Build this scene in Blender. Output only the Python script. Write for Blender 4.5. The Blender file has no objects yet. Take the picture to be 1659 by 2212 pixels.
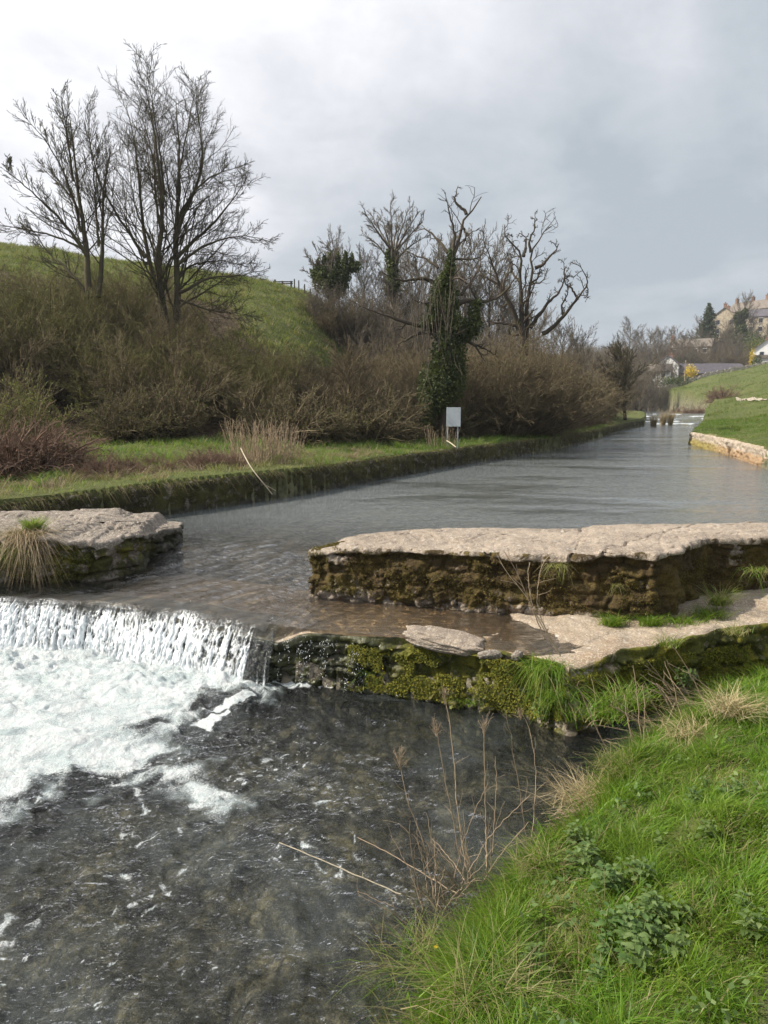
import bpy, math, random
import numpy as np
from math import radians, sin, cos, tan, pi
rs = np.random.default_rng(7)
random.seed(7)
S = bpy.context.scene
COL = S.collection

# ---------------------------------------------------------------- camera
PITCH = radians(8.55); FPX = 1533.7; CAMH = 2.1
cam = bpy.data.cameras.new("camera"); camo = bpy.data.objects.new("camera", cam); COL.objects.link(camo)
camo.location = (0, 0, CAMH); camo.rotation_euler = (pi/2 - PITCH, 0, 0)
cam.sensor_fit = 'VERTICAL'; cam.sensor_height = 36.0; cam.lens = 36.0*FPX/2212.0
cam.clip_start = 0.05; cam.clip_end = 6000
S.camera = camo
# ---------------------------------------------------------------- sun, sky, exposure
SUN_EL = radians(40); SUN_AZ = radians(-93)        # azimuth from +Y towards +X
sdir = np.array([sin(SUN_AZ)*cos(SUN_EL), cos(SUN_AZ)*cos(SUN_EL), sin(SUN_EL)])
sl = bpy.data.lights.new("sun", 'SUN'); sl.energy = 5.0; sl.angle = radians(0.6); sl.color = (1.0, .915, .79)
so = bpy.data.objects.new("sun", sl); COL.objects.link(so)
so.rotation_euler = (pi/2 - SUN_EL, 0, pi - SUN_AZ)
import mathutils
so.rotation_euler = mathutils.Vector(sdir).to_track_quat('Z', 'Y').to_euler()
S.view_settings.view_transform = 'Standard'; S.view_settings.look = 'None'
S.view_settings.exposure = 0.46; S.view_settings.gamma = 1.0
try: S.view_settings.use_curve_mapping = False
except Exception: pass
S.render.engine = 'CYCLES'
S.cycles.max_bounces = 8; S.cycles.transparent_max_bounces = 16
S.cycles.diffuse_bounces = 3; S.cycles.glossy_bounces = 3
S.cycles.caustics_reflective = False; S.cycles.caustics_refractive = False
S.cycles.sample_clamp_indirect = 5; S.cycles.sample_clamp_direct = 30

# ---------------------------------------------------------------- node helpers
class G:
    def __init__(s, nt): s.nt = nt
    def n(s, typ, **kw):
        nd = s.nt.nodes.new(typ)
        ins = kw.pop('ins', {})
        for k, v in kw.items(): setattr(nd, k, v)
        for k, v in ins.items():
            sock = nd.inputs[k]
            if isinstance(v, bpy.types.NodeSocket): s.nt.links.new(v, sock)
            else: sock.default_value = v
        return nd
    def math(s, op, a, b=0.0, clamp=False):
        nd = s.n('ShaderNodeMath', operation=op, use_clamp=clamp)
        for i, v in enumerate((a, b)):
            if isinstance(v, bpy.types.NodeSocket): s.nt.links.new(v, nd.inputs[i])
            else: nd.inputs[i].default_value = v
        return nd.outputs[0]
    def mix(s, f, a, b, mode='MIX'):
        nd = s.n('ShaderNodeMix', data_type='RGBA', blend_type=mode)
        for i, v in ((0, f), (6, a), (7, b)):
            if isinstance(v, bpy.types.NodeSocket): s.nt.links.new(v, nd.inputs[i])
            else: nd.inputs[i].default_value = v if i == 0 else (tuple(v)+(1,) if len(v) == 3 else v)
        return nd.outputs[2]
    def noise(s, vec, scale, detail=4, rough=.55, dist=0.0):
        ins = {'Scale': scale, 'Detail': detail, 'Roughness': rough, 'Distortion': dist}
        if vec is not None: ins['Vector'] = vec
        return s.n('ShaderNodeTexNoise', ins=ins).outputs[0]
    def ramp(s, v, lo, hi, a=0.0, b=1.0):
        return s.n('ShaderNodeMapRange', clamp=True, interpolation_type='SMOOTHSTEP', ins={0: v, 1: lo, 2: hi, 3: a, 4: b}).outputs[0]
    def cramp(s, v, stops):
        nd = s.n('ShaderNodeValToRGB', ins={0: v}); cr = nd.color_ramp
        while len(cr.elements) < len(stops): cr.elements.new(.5)
        for e, (p, c) in zip(cr.elements, stops): e.position = p; e.color = tuple(c)+(1,)
        return nd.outputs[0]
    def attr(s, name): return s.n('ShaderNodeAttribute', attribute_name=name).outputs['Fac']
    def bump(s, h, strength=.5, dist=.02, normal=None):
        ins = {'Height': h, 'Strength': strength, 'Distance': dist}
        if normal is not None: ins['Normal'] = normal
        return s.n('ShaderNodeBump', ins=ins).outputs[0]
    def mapping(s, vec, scale=(1,1,1), rot=(0,0,0)):
        return s.n('ShaderNodeMapping', ins={'Vector': vec, 'Scale': scale, 'Rotation': rot}).outputs[0]
def mat(name):
    m = bpy.data.materials.new(name); m.use_nodes = True
    nt = m.node_tree; nt.nodes.clear(); g = G(nt)
    out = nt.nodes.new('ShaderNodeOutputMaterial')
    g.out = lambda sh: nt.links.new(sh, out.inputs['Surface'])
    g.pos = nt.nodes.new('ShaderNodeNewGeometry').outputs['Position']
    g.obj = nt.nodes.new('ShaderNodeTexCoord').outputs['Object']
    return m, g
def princ(g, **ins):
    d = {}
    for k, v in ins.items():
        k = {'col':'Base Color','rough':'Roughness','normal':'Normal','spec':'Specular IOR Level','metal':'Metallic'}.get(k, k)
        if k == 'Base Color' and not isinstance(v, bpy.types.NodeSocket): v = tuple(v)+(1,)
        d[k] = v
    return g.n('ShaderNodeBsdfPrincipled', ins=d).outputs[0]

# ---------------------------------------------------------------- world: Nishita sky behind broken cloud
w = bpy.data.worlds.new("World"); S.world = w; w.use_nodes = True
nt = w.node_tree; nt.nodes.clear(); g = G(nt)
wo = nt.nodes.new('ShaderNodeOutputWorld')
sky = g.n('ShaderNodeTexSky', sky_type='NISHITA'); sky.sun_disc = False
sky.sun_elevation = SUN_EL; sky.sun_rotation = SUN_AZ % (2*pi); sky.air_density = 1.2; sky.dust_density = 2.0
bsky = g.n('ShaderNodeBackground', ins={'Color': sky.outputs[0], 'Strength': .12}).outputs[0]
dirv = nt.nodes.new('ShaderNodeTexCoord').outputs['Generated']
sep = g.n('ShaderNodeSeparateXYZ', ins={0: dirv})
zc = g.math('MAXIMUM', sep.outputs[2], 0.0)
den = g.math('ADD', zc, .35)
plane = g.n('ShaderNodeCombineXYZ', ins={0: g.math('DIVIDE', sep.outputs[0], den), 1: g.math('DIVIDE', sep.outputs[1], den), 2: .3}).outputs[0]
big = g.noise(plane, 1.6, 7, .55, .5); fine = g.noise(plane, 5.0, 8, .6, .3)
thin = np.array([sin(radians(-62))*cos(radians(44)), cos(radians(-62))*cos(radians(44)), sin(radians(44))])     # where the cloud is thinnest
dotn = g.n('ShaderNodeVectorMath', operation='DOT_PRODUCT', ins={0: dirv, 1: tuple(thin)}).outputs['Value']
b = g.ramp(dotn, .20, .86, -.03, .62)
b = g.math('ADD', b, g.math('MULTIPLY', g.math('SUBTRACT', big, .5), .95))
b = g.math('ADD', b, g.math('MULTIPLY', g.math('SUBTRACT', fine, .5), .62))
b = g.math('ADD', b, g.ramp(sep.outputs[2], .0, .12, .10, .0))
b = g.math('ADD', b, g.ramp(sep.outputs[2], .18, .5, .0, .22))
ccol = g.cramp(b, [(.0, (.34,.385,.43)), (.22, (.43,.465,.51)), (.42, (.54,.555,.60)), (.62, (.67,.68,.72)), (.85, (.86,.87,.90))])
bcl = g.n('ShaderNodeBackground', ins={'Color': ccol, 'Strength': 1.0}).outputs[0]
gap_dir = np.array([-.40, .74, .54]); gap_dir /= np.linalg.norm(gap_dir)
gd = g.n('ShaderNodeVectorMath', operation='DOT_PRODUCT', ins={0: dirv, 1: tuple(gap_dir)}).outputs['Value']
gapm = g.math('MULTIPLY', g.ramp(gd, .985, .999), g.ramp(fine, .42, .6), True)
gapm = g.math('MULTIPLY', gapm, .75)
mx = g.n('ShaderNodeMixShader', ins={0: gapm, 1: bcl, 2: bsky})
nt.links.new(mx.outputs[0], wo.inputs['Surface'])

# ---------------------------------------------------------------- maths helpers
def V(x, y):                                     # ray through a point of the 1659 x 2212 picture
    u = (x-829.5)/FPX; v = (1106-y)/FPX
    return np.array([u, cos(PITCH)+v*sin(PITCH), -sin(PITCH)+v*cos(PITCH)])
def P(x, y, z):
    d = V(x, y); t = (z-CAMH)/d[2]; return np.array([d[0]*t, d[1]*t, z])
def W(x, y, Y):
    d = V(x, y); t = Y/d[1]; return np.array([d[0]*t, Y, CAMH+d[2]*t])
perm = rs.permutation(256); perm = np.concatenate([perm, perm, perm])
grads = rs.normal(size=(256, 3)); grads /= np.linalg.norm(grads, axis=1)[:, None]
def perlin(x, y, z=0.0):
    x, y, z = np.broadcast_arrays(np.asarray(x, float), np.asarray(y, float), np.asarray(z, float))
    xi = np.floor(x).astype(int); yi = np.floor(y).astype(int); zi = np.floor(z).astype(int)
    xf = x-xi; yf = y-yi; zf = z-zi
    fx = xf*xf*xf*(xf*(xf*6-15)+10); fy = yf*yf*yf*(yf*(yf*6-15)+10); fz = zf*zf*zf*(zf*(zf*6-15)+10)
    res = 0
    flat = not np.any(zf)
    for dz in ((0,) if flat else (0, 1)):
        for dy in (0, 1):
            for dx in (0, 1):
                h = perm[perm[perm[(xi+dx) & 255]+((yi+dy) & 255)]+((zi+dz) & 255)]
                gr = grads[h]
                dt = gr[..., 0]*(xf-dx)+gr[..., 1]*(yf-dy)+gr[..., 2]*(zf-dz)
                res = res+dt*(fx if dx else 1-fx)*(fy if dy else 1-fy)*(1 if flat else (fz if dz else 1-fz))
    return res*1.5
def fbm(x, y, z=0.0, o=4, gain=.5, lac=2.03):
    a = 1.0; s = 0; f = 1.0
    for i in range(o):
        s = s+a*perlin(np.asarray(x)*f+i*17.3, np.asarray(y)*f-i*9.1, (np.asarray(z)*f+i*3) if np.any(z) else 0.0); a *= gain; f *= lac
    return s
def hsh(i, j=0, k=0):
    v = np.sin(np.asarray(i)*127.1+np.asarray(j)*311.7+np.asarray(k)*74.7+.5)*43758.5453
    return v-np.floor(v)
def sstep(v, a, b):
    t = np.clip((v-a)/(b-a), 0, 1); return t*t*(3-2*t)
def inpoly(x, y, poly):
    x = np.asarray(x); y = np.asarray(y); ins = np.zeros(x.shape, bool); n = len(poly)
    for i in range(n):
        x1, y1 = poly[i]; x2, y2 = poly[(i+1) % n]
        if y1 == y2: continue
        c = ((y1 > y) != (y2 > y)) & (x < (x2-x1)*(y-y1)/(y2-y1)+x1); ins ^= c
    return ins
def linedist(x, y, pts):
    x = np.asarray(x, float); y = np.asarray(y, float); best = np.full(x.shape, 1e9)
    for (x1, y1), (x2, y2) in zip(pts[:-1], pts[1:]):
        dx, dy = x2-x1, y2-y1; L = dx*dx+dy*dy
        t = np.clip(((x-x1)*dx+(y-y1)*dy)/L, 0, 1)
        best = np.minimum(best, np.hypot(x-x1-t*dx, y-y1-t*dy))
    return best
def norm(v): return v/np.maximum(np.linalg.norm(v, axis=-1, keepdims=True), 1e-9)
def resample(pts, n=None, step=None):
    pts = np.asarray(pts, float); d = np.r_[0, np.cumsum(np.linalg.norm(np.diff(pts, axis=0), axis=1))]
    if n is None: n = max(2, int(d[-1]/step)+1)
    t = np.linspace(0, d[-1], n)
    return np.stack([np.interp(t, d, pts[:, k]) for k in range(pts.shape[1])], 1)
def smooth_line(pts, it=2):                      # Chaikin
    pts = np.asarray(pts, float)
    for _ in range(it):
        a = pts[:-1]*.75+pts[1:]*.25; b = pts[:-1]*.25+pts[1:]*.75
        mid = np.empty((2*len(a), pts.shape[1])); mid[0::2] = a; mid[1::2] = b
        pts = np.vstack([pts[:1], mid, pts[-1:]])
    return pts

# ---------------------------------------------------------------- object helpers
def tag(o, label=None, cat=None, group=None, kind=None):
    if label: o['label'] = label
    if cat: o['category'] = cat
    if group: o['group'] = group
    if kind: o['kind'] = kind
    return o
def mesh_np(name, v, quads, m, smooth=True, attrs=None, tris=None):
    v = np.asarray(v, np.float32).reshape(-1, 3)
    me = bpy.data.meshes.new(name)
    me.vertices.add(len(v)); me.vertices.foreach_set('co', v.ravel())
    loops = []; starts = []; tot = []
    if quads is not None and len(quads):
        q = np.asarray(quads, np.int32).reshape(-1, 4); loops.append(q.ravel()); starts.append(np.arange(len(q))*4); tot.append(np.full(len(q), 4))
    off = len(loops[0]) if loops else 0
    if tris is not None and len(tris):
        t = np.asarray(tris, np.int32).reshape(-1, 3); loops.append(t.ravel()); starts.append(off+np.arange(len(t))*3); tot.append(np.full(len(t), 3))
    lp = np.concatenate(loops).astype(np.int32); st = np.concatenate(starts).astype(np.int32); tt = np.concatenate(tot).astype(np.int32)
    me.loops.add(len(lp)); me.loops.foreach_set('vertex_index', lp)
    me.polygons.add(len(st)); me.polygons.foreach_set('loop_start', st); me.polygons.foreach_set('loop_total', tt)
    me.polygons.foreach_set('use_smooth', np.full(len(st), smooth))
    if attrs:
        for k, a in attrs.items():
            at = me.attributes.new(k, 'FLOAT', 'POINT'); at.data.foreach_set('value', np.asarray(a, np.float32).ravel())
    me.update(calc_edges=True)
    if m: me.materials.append(m)
    return me
def obj(name, me, parent=None, loc=None):
    o = bpy.data.objects.new(name, me); COL.objects.link(o)
    if parent is not None: o.parent = parent
    if loc is not None: o.location = loc
    return o
def grid_quads(nr, nc, wrap=False):
    i = np.arange(nr-1)[:, None]*nc; j = np.arange(nc if wrap else nc-1)[None, :]
    j2 = (j+1) % nc if wrap else j+1
    return np.stack([(i+j).ravel(), (i+j2).ravel(), (i+nc+j2).ravel(), (i+nc+j).ravel()], 1)
def empty(name, loc=(0, 0, 0), rz=0):
    o = bpy.data.objects.new(name, None); COL.objects.link(o); o.location = loc; o.rotation_euler = (0, 0, rz); o.empty_display_size = .2
    return o
def copy_tree(o, parent=None):
    c = o.copy(); COL.objects.link(c)
    if parent is not None: c.parent = parent
    for ch in [k for k in KIDS.get(o.name, [])]: 
        copy_tree(ch, c)
    return c
KIDS = {}
def kid(o, parent):
    KIDS.setdefault(parent.name, []).append(o); return o

class Tubes:
    def __init__(s): s.v = []; s.q = []; s.n = 0; s.a = []
    def add(s, paths, radii, sides=3):           # paths (m,n,3), radii (m,n)
        paths = np.asarray(paths, float); radii = np.asarray(radii, float)
        if paths.ndim == 2: paths = paths[None]; radii = radii[None]
        m, n, _ = paths.shape
        if m == 0: return
        tn = np.empty_like(paths); tn[:, 1:-1] = paths[:, 2:]-paths[:, :-2]; tn[:, 0] = paths[:, 1]-paths[:, 0]; tn[:, -1] = paths[:, -1]-paths[:, -2]
        tn = norm(tn)
        ref = np.where(np.abs(tn[:, :1, 2:3]) > .8, np.array([[[1., 0, 0]]]), np.array([[[0, 0, 1.]]]))
        a = norm(np.cross(tn, np.broadcast_to(ref, tn.shape))); b = np.cross(tn, a)
        th = np.arange(sides)*2*pi/sides
        ring = paths[:, :, None]+radii[:, :, None, None]*(np.cos(th)[None, None, :, None]*a[:, :, None]+np.sin(th)[None, None, :, None]*b[:, :, None])
        base = s.n+(np.arange(m)*n*sides)[:, None]
        q = grid_quads(n, sides, True)
        s.v.append(ring.reshape(-1, 3)); s.q.append((base[:, :, None]+q[None]).reshape(-1, 4)); s.n += m*n*sides
        s.a.append(np.repeat(rs.random(m), n*sides))
    def mesh(s, name, m):
        return mesh_np(name, np.concatenate(s.v), np.concatenate(s.q), m, attrs={'rnd': np.concatenate(s.a)})
def grow(st, d, L, r0, r1, n=5, wob=.15, up=.0, rg=None):
    rg = rg or rs
    m = len(st); L = np.broadcast_to(L, (m,)); p = np.empty((m, n, 3)); p[:, 0] = st; d = norm(np.array(d, float)); step = (L/(n-1))[:, None]
    for i in range(1, n):
        d = norm(d+rg.normal(size=(m, 3))*wob+np.array([0, 0, up]))
        p[:, i] = p[:, i-1]+d*step
    t = np.linspace(0, 1, n)[None]
    return p, np.broadcast_to(r0, (m,))[:, None]*(1-t)+np.broadcast_to(r1, (m,))[:, None]*t
def kids(paths, rad, K, t0, t1, ang, ratio, rr=.6, angj=.2, taper=.6, n=5, wob=.15, up=.03, rmin=.004, rend=.5, lmax=99, upbias=0.0, rg=None):
    rg = rg or rs
    m, n0, _ = paths.shape
    L = np.linalg.norm(np.diff(paths, axis=1), axis=2).sum(1)
    idx = np.repeat(np.arange(m), K); M = len(idx)
    t = (np.tile((np.arange(K)+.5)/K, m)+rg.uniform(-.5, .5, M)/K)*(t1-t0)+t0
    f = t*(n0-1); i = np.minimum(f.astype(int), n0-2); fr = (f-i)[:, None]
    p = paths[idx, i]*(1-fr)+paths[idx, i+1]*fr
    r = rad[idx, i]*(1-fr[:, 0])+rad[idx, i+1]*fr[:, 0]
    tg = norm(paths[idx, i+1]-paths[idx, i])
    rv = norm(rg.normal(size=(M, 3))+np.array([0, 0, upbias])); pv = norm(rv-tg*(rv*tg).sum(1, keepdims=True))
    a = ang+rg.normal(size=M)*angj
    d = tg*np.cos(a)[:, None]+pv*np.sin(a)[:, None]
    LL = np.minimum(L[idx]*ratio*(1-taper*t)*rg.uniform(.7, 1.25, M), lmax)
    rc = np.maximum(r*rr, rmin)
    return grow(p, d, LL, rc, np.maximum(rc*rend, rmin*.7), n, wob, up, rg)
def leafcards(c, size, spread=None, flat=0.0, rg=None, nrm=None):       # c (m,3) centres -> rhombus leaves
    rg = rg or rs; m = len(c)
    a = norm(rg.normal(size=(m, 3))); 
    if nrm is None: nn = norm(rg.normal(size=(m, 3))+np.array([0, 0, flat]))
    else: nn = norm(nrm+rg.normal(size=(m, 3))*.5)
    a = norm(a-nn*(a*nn).sum(1, keepdims=True)); b = np.cross(nn, a)
    s = (size*rg.uniform(.6, 1.3, m))[:, None]
    v = np.stack([c-a*s, c+b*s*.6-nn*s*.12, c+a*s, c-b*s*.6-nn*s*.12], 1)
    q = np.arange(m*4).reshape(m, 4)
    return v.reshape(-1, 3), q, np.repeat(rg.random(m), 4)

def blades(p, h, wd, lean=.5, dirn=None, droop=.5, rg=None, seg=3):
    """p (m,3) bases; returns verts, quads, rnd, along"""
    rg = rg or rs; m = len(p); h = np.broadcast_to(h, (m,)); wd = np.broadcast_to(wd, (m,))
    th = rg.uniform(0, 2*pi, m)
    ld = np.stack([np.cos(th), np.sin(th), np.zeros(m)], 1)
    if dirn is not None: ld = norm(ld*.7+dirn); ld[:, 2] = 0
    side = np.stack([-ld[:, 1], ld[:, 0], np.zeros(m)], 1)
    phi = rg.uniform(0, pi, m); side = norm(side*np.cos(phi)[:, None]+ld*np.sin(phi)[:, None])
    le = (lean*rg.uniform(.2, 1.2, m))[:, None]; dr = (droop*rg.uniform(.3, 1.3, m))[:, None]
    vs = []; al = []
    for k in range(seg+1):
        t = k/seg
        c = p+h[:, None]*(np.array([0, 0, 1])*(t-dr*.5*t*t*t)+ld*(le*t+dr*t*t*.8))
        ww = (wd*(1-t)**.7*.5)[:, None] if k < seg else (wd*.04)[:, None]
        vs += [c-side*ww, c+side*ww]; al += [t, t]
    v = np.stack(vs, 1)
    q = np.concatenate([np.array([[2*k, 2*k+1, 2*k+3, 2*k+2]]) for k in range(seg)])
    q = (np.arange(m)*2*(seg+1))[:, None, None]+q[None]
    return v.reshape(-1, 3), q.reshape(-1, 4), np.repeat(rg.random(m), 2*(seg+1)), np.tile(np.array(al), m)
def join(parts):
    vs, qs, extra = [], [], []; n = 0
    for pt in parts:
        vs.append(pt[0]); qs.append(pt[1]+n); n += len(pt[0]); extra.append(pt[2:])
    ex = [np.concatenate([e[k] for e in extra]) for k in range(len(extra[0]))]
    return (np.concatenate(vs), np.concatenate(qs), *ex)

def box(bm_v, bm_q, c, s, rz=0.0):               # append an axis box (lists) centre c size s
    x, y, z = np.array(s)/2
    v = np.array([[-x,-y,-z],[x,-y,-z],[x,y,-z],[-x,y,-z],[-x,-y,z],[x,-y,z],[x,y,z],[-x,y,z]])
    R = np.array([[cos(rz), -sin(rz), 0], [sin(rz), cos(rz), 0], [0, 0, 1]])
    v = v@R.T+np.array(c); n = sum(len(k) for k in bm_v)
    bm_v.append(v); bm_q.append(np.array([[0,3,2,1],[4,5,6,7],[0,1,5,4],[1,2,6,5],[2,3,7,6],[3,0,4,7]])+n)
def boxes(name, lst, m, parent=None, bevel=0.0):
    a, q = [], []
    for it in lst: box(a, q, *it)
    o = obj(name, mesh_np(name, np.concatenate(a), np.concatenate(q), m, smooth=False), parent)
    if bevel:
        md = o.modifiers.new('bevel', 'BEVEL'); md.width = bevel; md.segments = 2
    return o

# ---------------------------------------------------------------- terrain function
TT = np.array([-1.3, -.54, -.3, -.156, -.085, -.04, .03, .1, .2, .3, .37, .40, .48, .541, 1.3])
TY = np.array([0, 12, 18, 24, 30, 42, 55, 65, 90, 110, 135, 165, 200, 260, 400, 1500.])
TZ = np.array([
 [.6,.62,.9,1.6,4.0,11,16,17,18,18,18,18,18,20,30,60],
 [.6,.60,.85,1.35,3.3,8.6,14.1,15,15.5,16,16,16,16,18,30,60],
 [.6,.60,.8,1.2,3.0,8.2,12.5,13.2,14,14,14,14,14,16,30,60],
 [.6,.60,.7,1.0,2.2,7.0,11.4,12.2,12.8,13,13,13,13,15,30,60],
 [.6,.60,.62,.9,1.6,5.0,9.5,11.9,12.5,12.6,13,13,13,15,30,60],
 [.6,.60,.6,.75,1.2,2.8,5.5,8.5,10.5,12,12,12,13,15,30,60],
 [.6,.60,.6,.65,.85,1.7,3.2,5.0,8.5,11,13,14,15,17,30,60],
 [.6,.60,.6,.6,.7,1.0,1.8,3.0,6.0,8,10,12,15,19,32,60],
 [.6,.60,.6,.6,.6,.65,.8,1.2,2.4,4,6,8,12,18,30,60],
 [.6,.60,.6,.6,.6,.6,.6,.75,1.3,1.8,3,5,8,14,30,60],
 [.6,.60,.6,.6,.6,.6,.6,.65,1.0,1.3,2.4,4.6,7,14,30,60],
 [.6,.60,.6,.6,.62,.7,.8,.9,1.0,1.5,3.4,6.2,9,17,34,60],
 [.6,.60,.6,.6,.65,.85,1.2,1.5,2.3,3.4,6.0,9.5,12,22,38,60],
 [.6,.60,.6,.75,.9,1.1,1.8,2.3,3.7,5.2,8.2,11.2,13.4,29,46,60],
 [.6,.60,.6,.8,1.0,1.4,2.5,4,8,12,18,24,30,45,60,60]])
LW = np.array([(-9.3,7.3),(-6.16,11.25),(-4.43,13.43),(-2.23,16.19),(-.13,20.3),(2.84,25.5),(8.15,33.8),(14,46),(19.9,60),(26.5,73)])
LB = np.vstack([LW, [(33,90),(38,112),(47,140),(48,170)]])
RB = np.array([(64,170),(60,140),(52,112),(34.5,77),(21.5,48.5),(16.6,38.6),(16.05,36.4),(14.6,30),(12.8,23.6),(11,14),(9.5,9.5),(9.2,8.6)])
CREST = np.array([(-9.5,8.7),(-6.5,8.4),(-4.55,8.17),(-3.37,7.97),(-2.2,7.6),(-1.29,7.1),(-.6,6.87),(.14,6.66),(.75,6.45),(1.35,6.2)])
LOWR = [tuple(P(x, y, z)[:2]) for x, y, z in [(1228,1437,-.12),(1290,1425,-.11),(1350,1405,-.10),(1430,1385,-.08),(1500,1368,-.05),(1590,1350,-.03),(1659,1338,0),(1760,1320,.02)]]
RIVER = [tuple(p) for p in LB]+[tuple(p) for p in RB]+[(9.2,8.0)]+[tuple(p) for p in LOWR[::-1]]+[tuple(p) for p in CREST[::-1]]
FRONT = np.array([tuple(p) for p in CREST]+LOWR+[(9.2, 8.0)])      # where the upper level ends
EY = np.array([-8, 0, 1.5, 2.3, 2.92, 3.22, 3.69, 4.16, 4.68, 5.34, 5.74, 6.3, 7.5, 12])
EX = np.array([-1.8, -1.0, -.55, -.2, .10, .29, .60, 1.16, 1.42, 1.98, 2.4, 3.3, 4.8, 8])
def table(x, y):
    yy = np.maximum(y, .5); t = np.clip(x/yy, -1.3, 1.3); yc = np.clip(yy, 0, 1500)
    i = np.clip(np.searchsorted(TT, t, side='right')-1, 0, len(TT)-2); j = np.clip(np.searchsorted(TY, yc, side='right')-1, 0, len(TY)-2)
    a = (t-TT[i])/(TT[i+1]-TT[i]); b = (yc-TY[j])/(TY[j+1]-TY[j]); a = a*a*(3-2*a)*.5+a*.5
    return (TZ[i,j]*(1-a)+TZ[i+1,j]*a)*(1-b)+(TZ[i,j+1]*(1-a)+TZ[i+1,j+1]*a)*b
table0 = table
def table(x, y):
    k = .035*sstep(np.asarray(y, float), 20, 34)*(np.asarray(x)/np.maximum(y, 1) < .3); yy = np.maximum(y, .5)
    return sum(w_*table0(x+o*k*yy, y+o2*1.5*sstep(np.asarray(y, float), 20, 40)) for o, o2, w_ in ((-1, 0, .2), (-.5, 1, .2), (0, -1, .2), (.5, 1, .2), (1, 0, .2)))
def water_far(y): # level of the upper river, stepping up beyond the far weir
    return sum(.16*sstep(y, a, a+1.5) for a in (76, 82, 89, 97, 106))
def bank_d(x, y): return (x-np.interp(y, EY, EX)-.10*fbm(y*1.3, 3.3, o=3))*.78
def gz(x, y, detail=True):
    x = np.asarray(x, float); y = np.asarray(y, float)
    up = y > np.interp(x, FRONT[:, 0], FRONT[:, 1])
    t = table(x, y)
    river = inpoly(x, y, RIVER) & up
    lump = .0
    if detail:
        amp = np.clip((y-8)/60, .05, 1)
        lump = fbm(x*.35, y*.35, o=3)*.12+fbm(x*.06, y*.06, o=3)*.9*np.clip((y-35)/60, 0, 1)+amp*.1*fbm(x*1.1, y*1.1, o=2)
    land = t+lump*np.clip(linedist(x, y, LW)/3+.0, 0.1, 1)
    bed = np.minimum(-.5, water_far(y)-.5)+(.10*fbm(x*1.2, y*1.2, o=3) if detail else 0)
    bed = np.where(y > 74, water_far(y)-.35, bed)
    d = bank_d(x, y)
    bank = -.80+.34*sstep(d, -.02, .28)+.27*np.clip(d, 0, 4.2)+(np.clip(d*3, 0, 1)*(.11*fbm(x*1.9, y*1.9, o=3)+.035*fbm(x*6, y*6, o=2)) if detail else 0)
    low = np.where(d > -.02, bank, -1.10+.12*(fbm(x*1.8, y*1.8, o=3) if detail else 0)+np.clip(.35+d, 0, .35)*.8)
    return np.where(up, np.where(river, bed, land), np.minimum(low, .55))

# ================================================================ materials
def leafy(name, stops, transl=.45, rough=.55, dry=None):
    m, g = mat(name)
    r = g.attr('rnd'); c = g.cramp(r, stops)
    n = g.noise(g.pos, .9, 3)
    c = g.mix(g.ramp(n, .35, .7), c, g.mix(.25, c, (.16,.17,.03)), 'MIX')
    if dry is not None:
        c = g.mix(g.attr('dry'), c, dry)
    d = g.n('ShaderNodeBsdfPrincipled', ins={'Base Color': c, 'Roughness': rough, 'Specular IOR Level': .35}).outputs[0]
    tr = g.n('ShaderNodeBsdfTranslucent', ins={'Color': g.mix(.5, c, (.30,.38,.04))}).outputs[0]
    g.out(g.n('ShaderNodeMixShader', ins={0: transl, 1: d, 2: tr}).outputs[0]); return m
STRAW = (.42,.33,.19)
M_grass = leafy('grass_blades', [(0,(.045,.125,.010)),(.35,(.095,.22,.014)),(.7,(.165,.32,.022)),(1,(.30,.40,.07))], .5, .45, STRAW)
M_grass_far = leafy('rough_grass_blades', [(0,(.05,.085,.018)),(.4,(.08,.13,.025)),(.75,(.13,.16,.04)),(1,(.24,.22,.10))], .35, .7, (.30,.23,.14))
M_dry = leafy('dry_stalks', [(0,(.20,.14,.08)),(.5,(.34,.25,.16)),(1,(.48,.38,.24))], .15, .7)
M_nettle = leafy('nettle_leaf', [(0,(.055,.11,.03)),(.5,(.10,.175,.05)),(1,(.19,.26,.10))], .3, .7)
M_ivy = leafy('ivy_leaf', [(0,(.016,.032,.010)),(.6,(.035,.055,.018)),(.9,(.07,.09,.03)),(1,(.12,.14,.05))], .15, .6)
M_brownleaf = leafy('bramble_leaf', [(0,(.035,.025,.018)),(.6,(.065,.045,.03)),(.9,(.06,.065,.025)),(1,(.13,.095,.06))], .15, .8)
M_budleaf = leafy('bud_leaf', [(0,(.08,.095,.025)),(.5,(.13,.145,.04)),(1,(.20,.21,.065))], .3, .6)
M_conifer = leafy('conifer_needles', [(0,(.02,.04,.02)),(1,(.05,.08,.04))], .1, .6)
M_yellow = leafy('yellow_blossom', [(0,(.55,.38,.02)),(1,(.75,.55,.03))], .2, .6)
def bark(name, a, b, green=(.10,.11,.03), ga=.4):
    m, g = mat(name)
    c = g.mix(g.attr('rnd'), a, b); n = g.noise(g.obj, 3.0, 4)
    c = g.mix(g.math('MULTIPLY', g.ramp(n, .45, .65), ga), c, green)
    h = g.noise(g.mapping(g.obj, (14,14,3)), 1.0, 3)
    g.out(princ(g, col=c, rough=.9, spec=.2, normal=g.bump(h, .6, .02))); return m
M_bark = bark('bark', (.050,.040,.028), (.085,.068,.045))
M_deadwood = bark('dead_wood', (.050,.040,.032), (.095,.075,.058), (.09,.08,.035), .5)
M_twig = bark('thicket_twig', (.105,.080,.048), (.21,.165,.105), (.10,.10,.045), .4)
M_twig_olive = bark('olive_twig', (.09,.078,.036), (.19,.165,.075), (.15,.16,.05), .5)
M_twig_grey = bark('grey_twig', (.10,.085,.065), (.19,.16,.125), (.13,.12,.06), .3)
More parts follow.
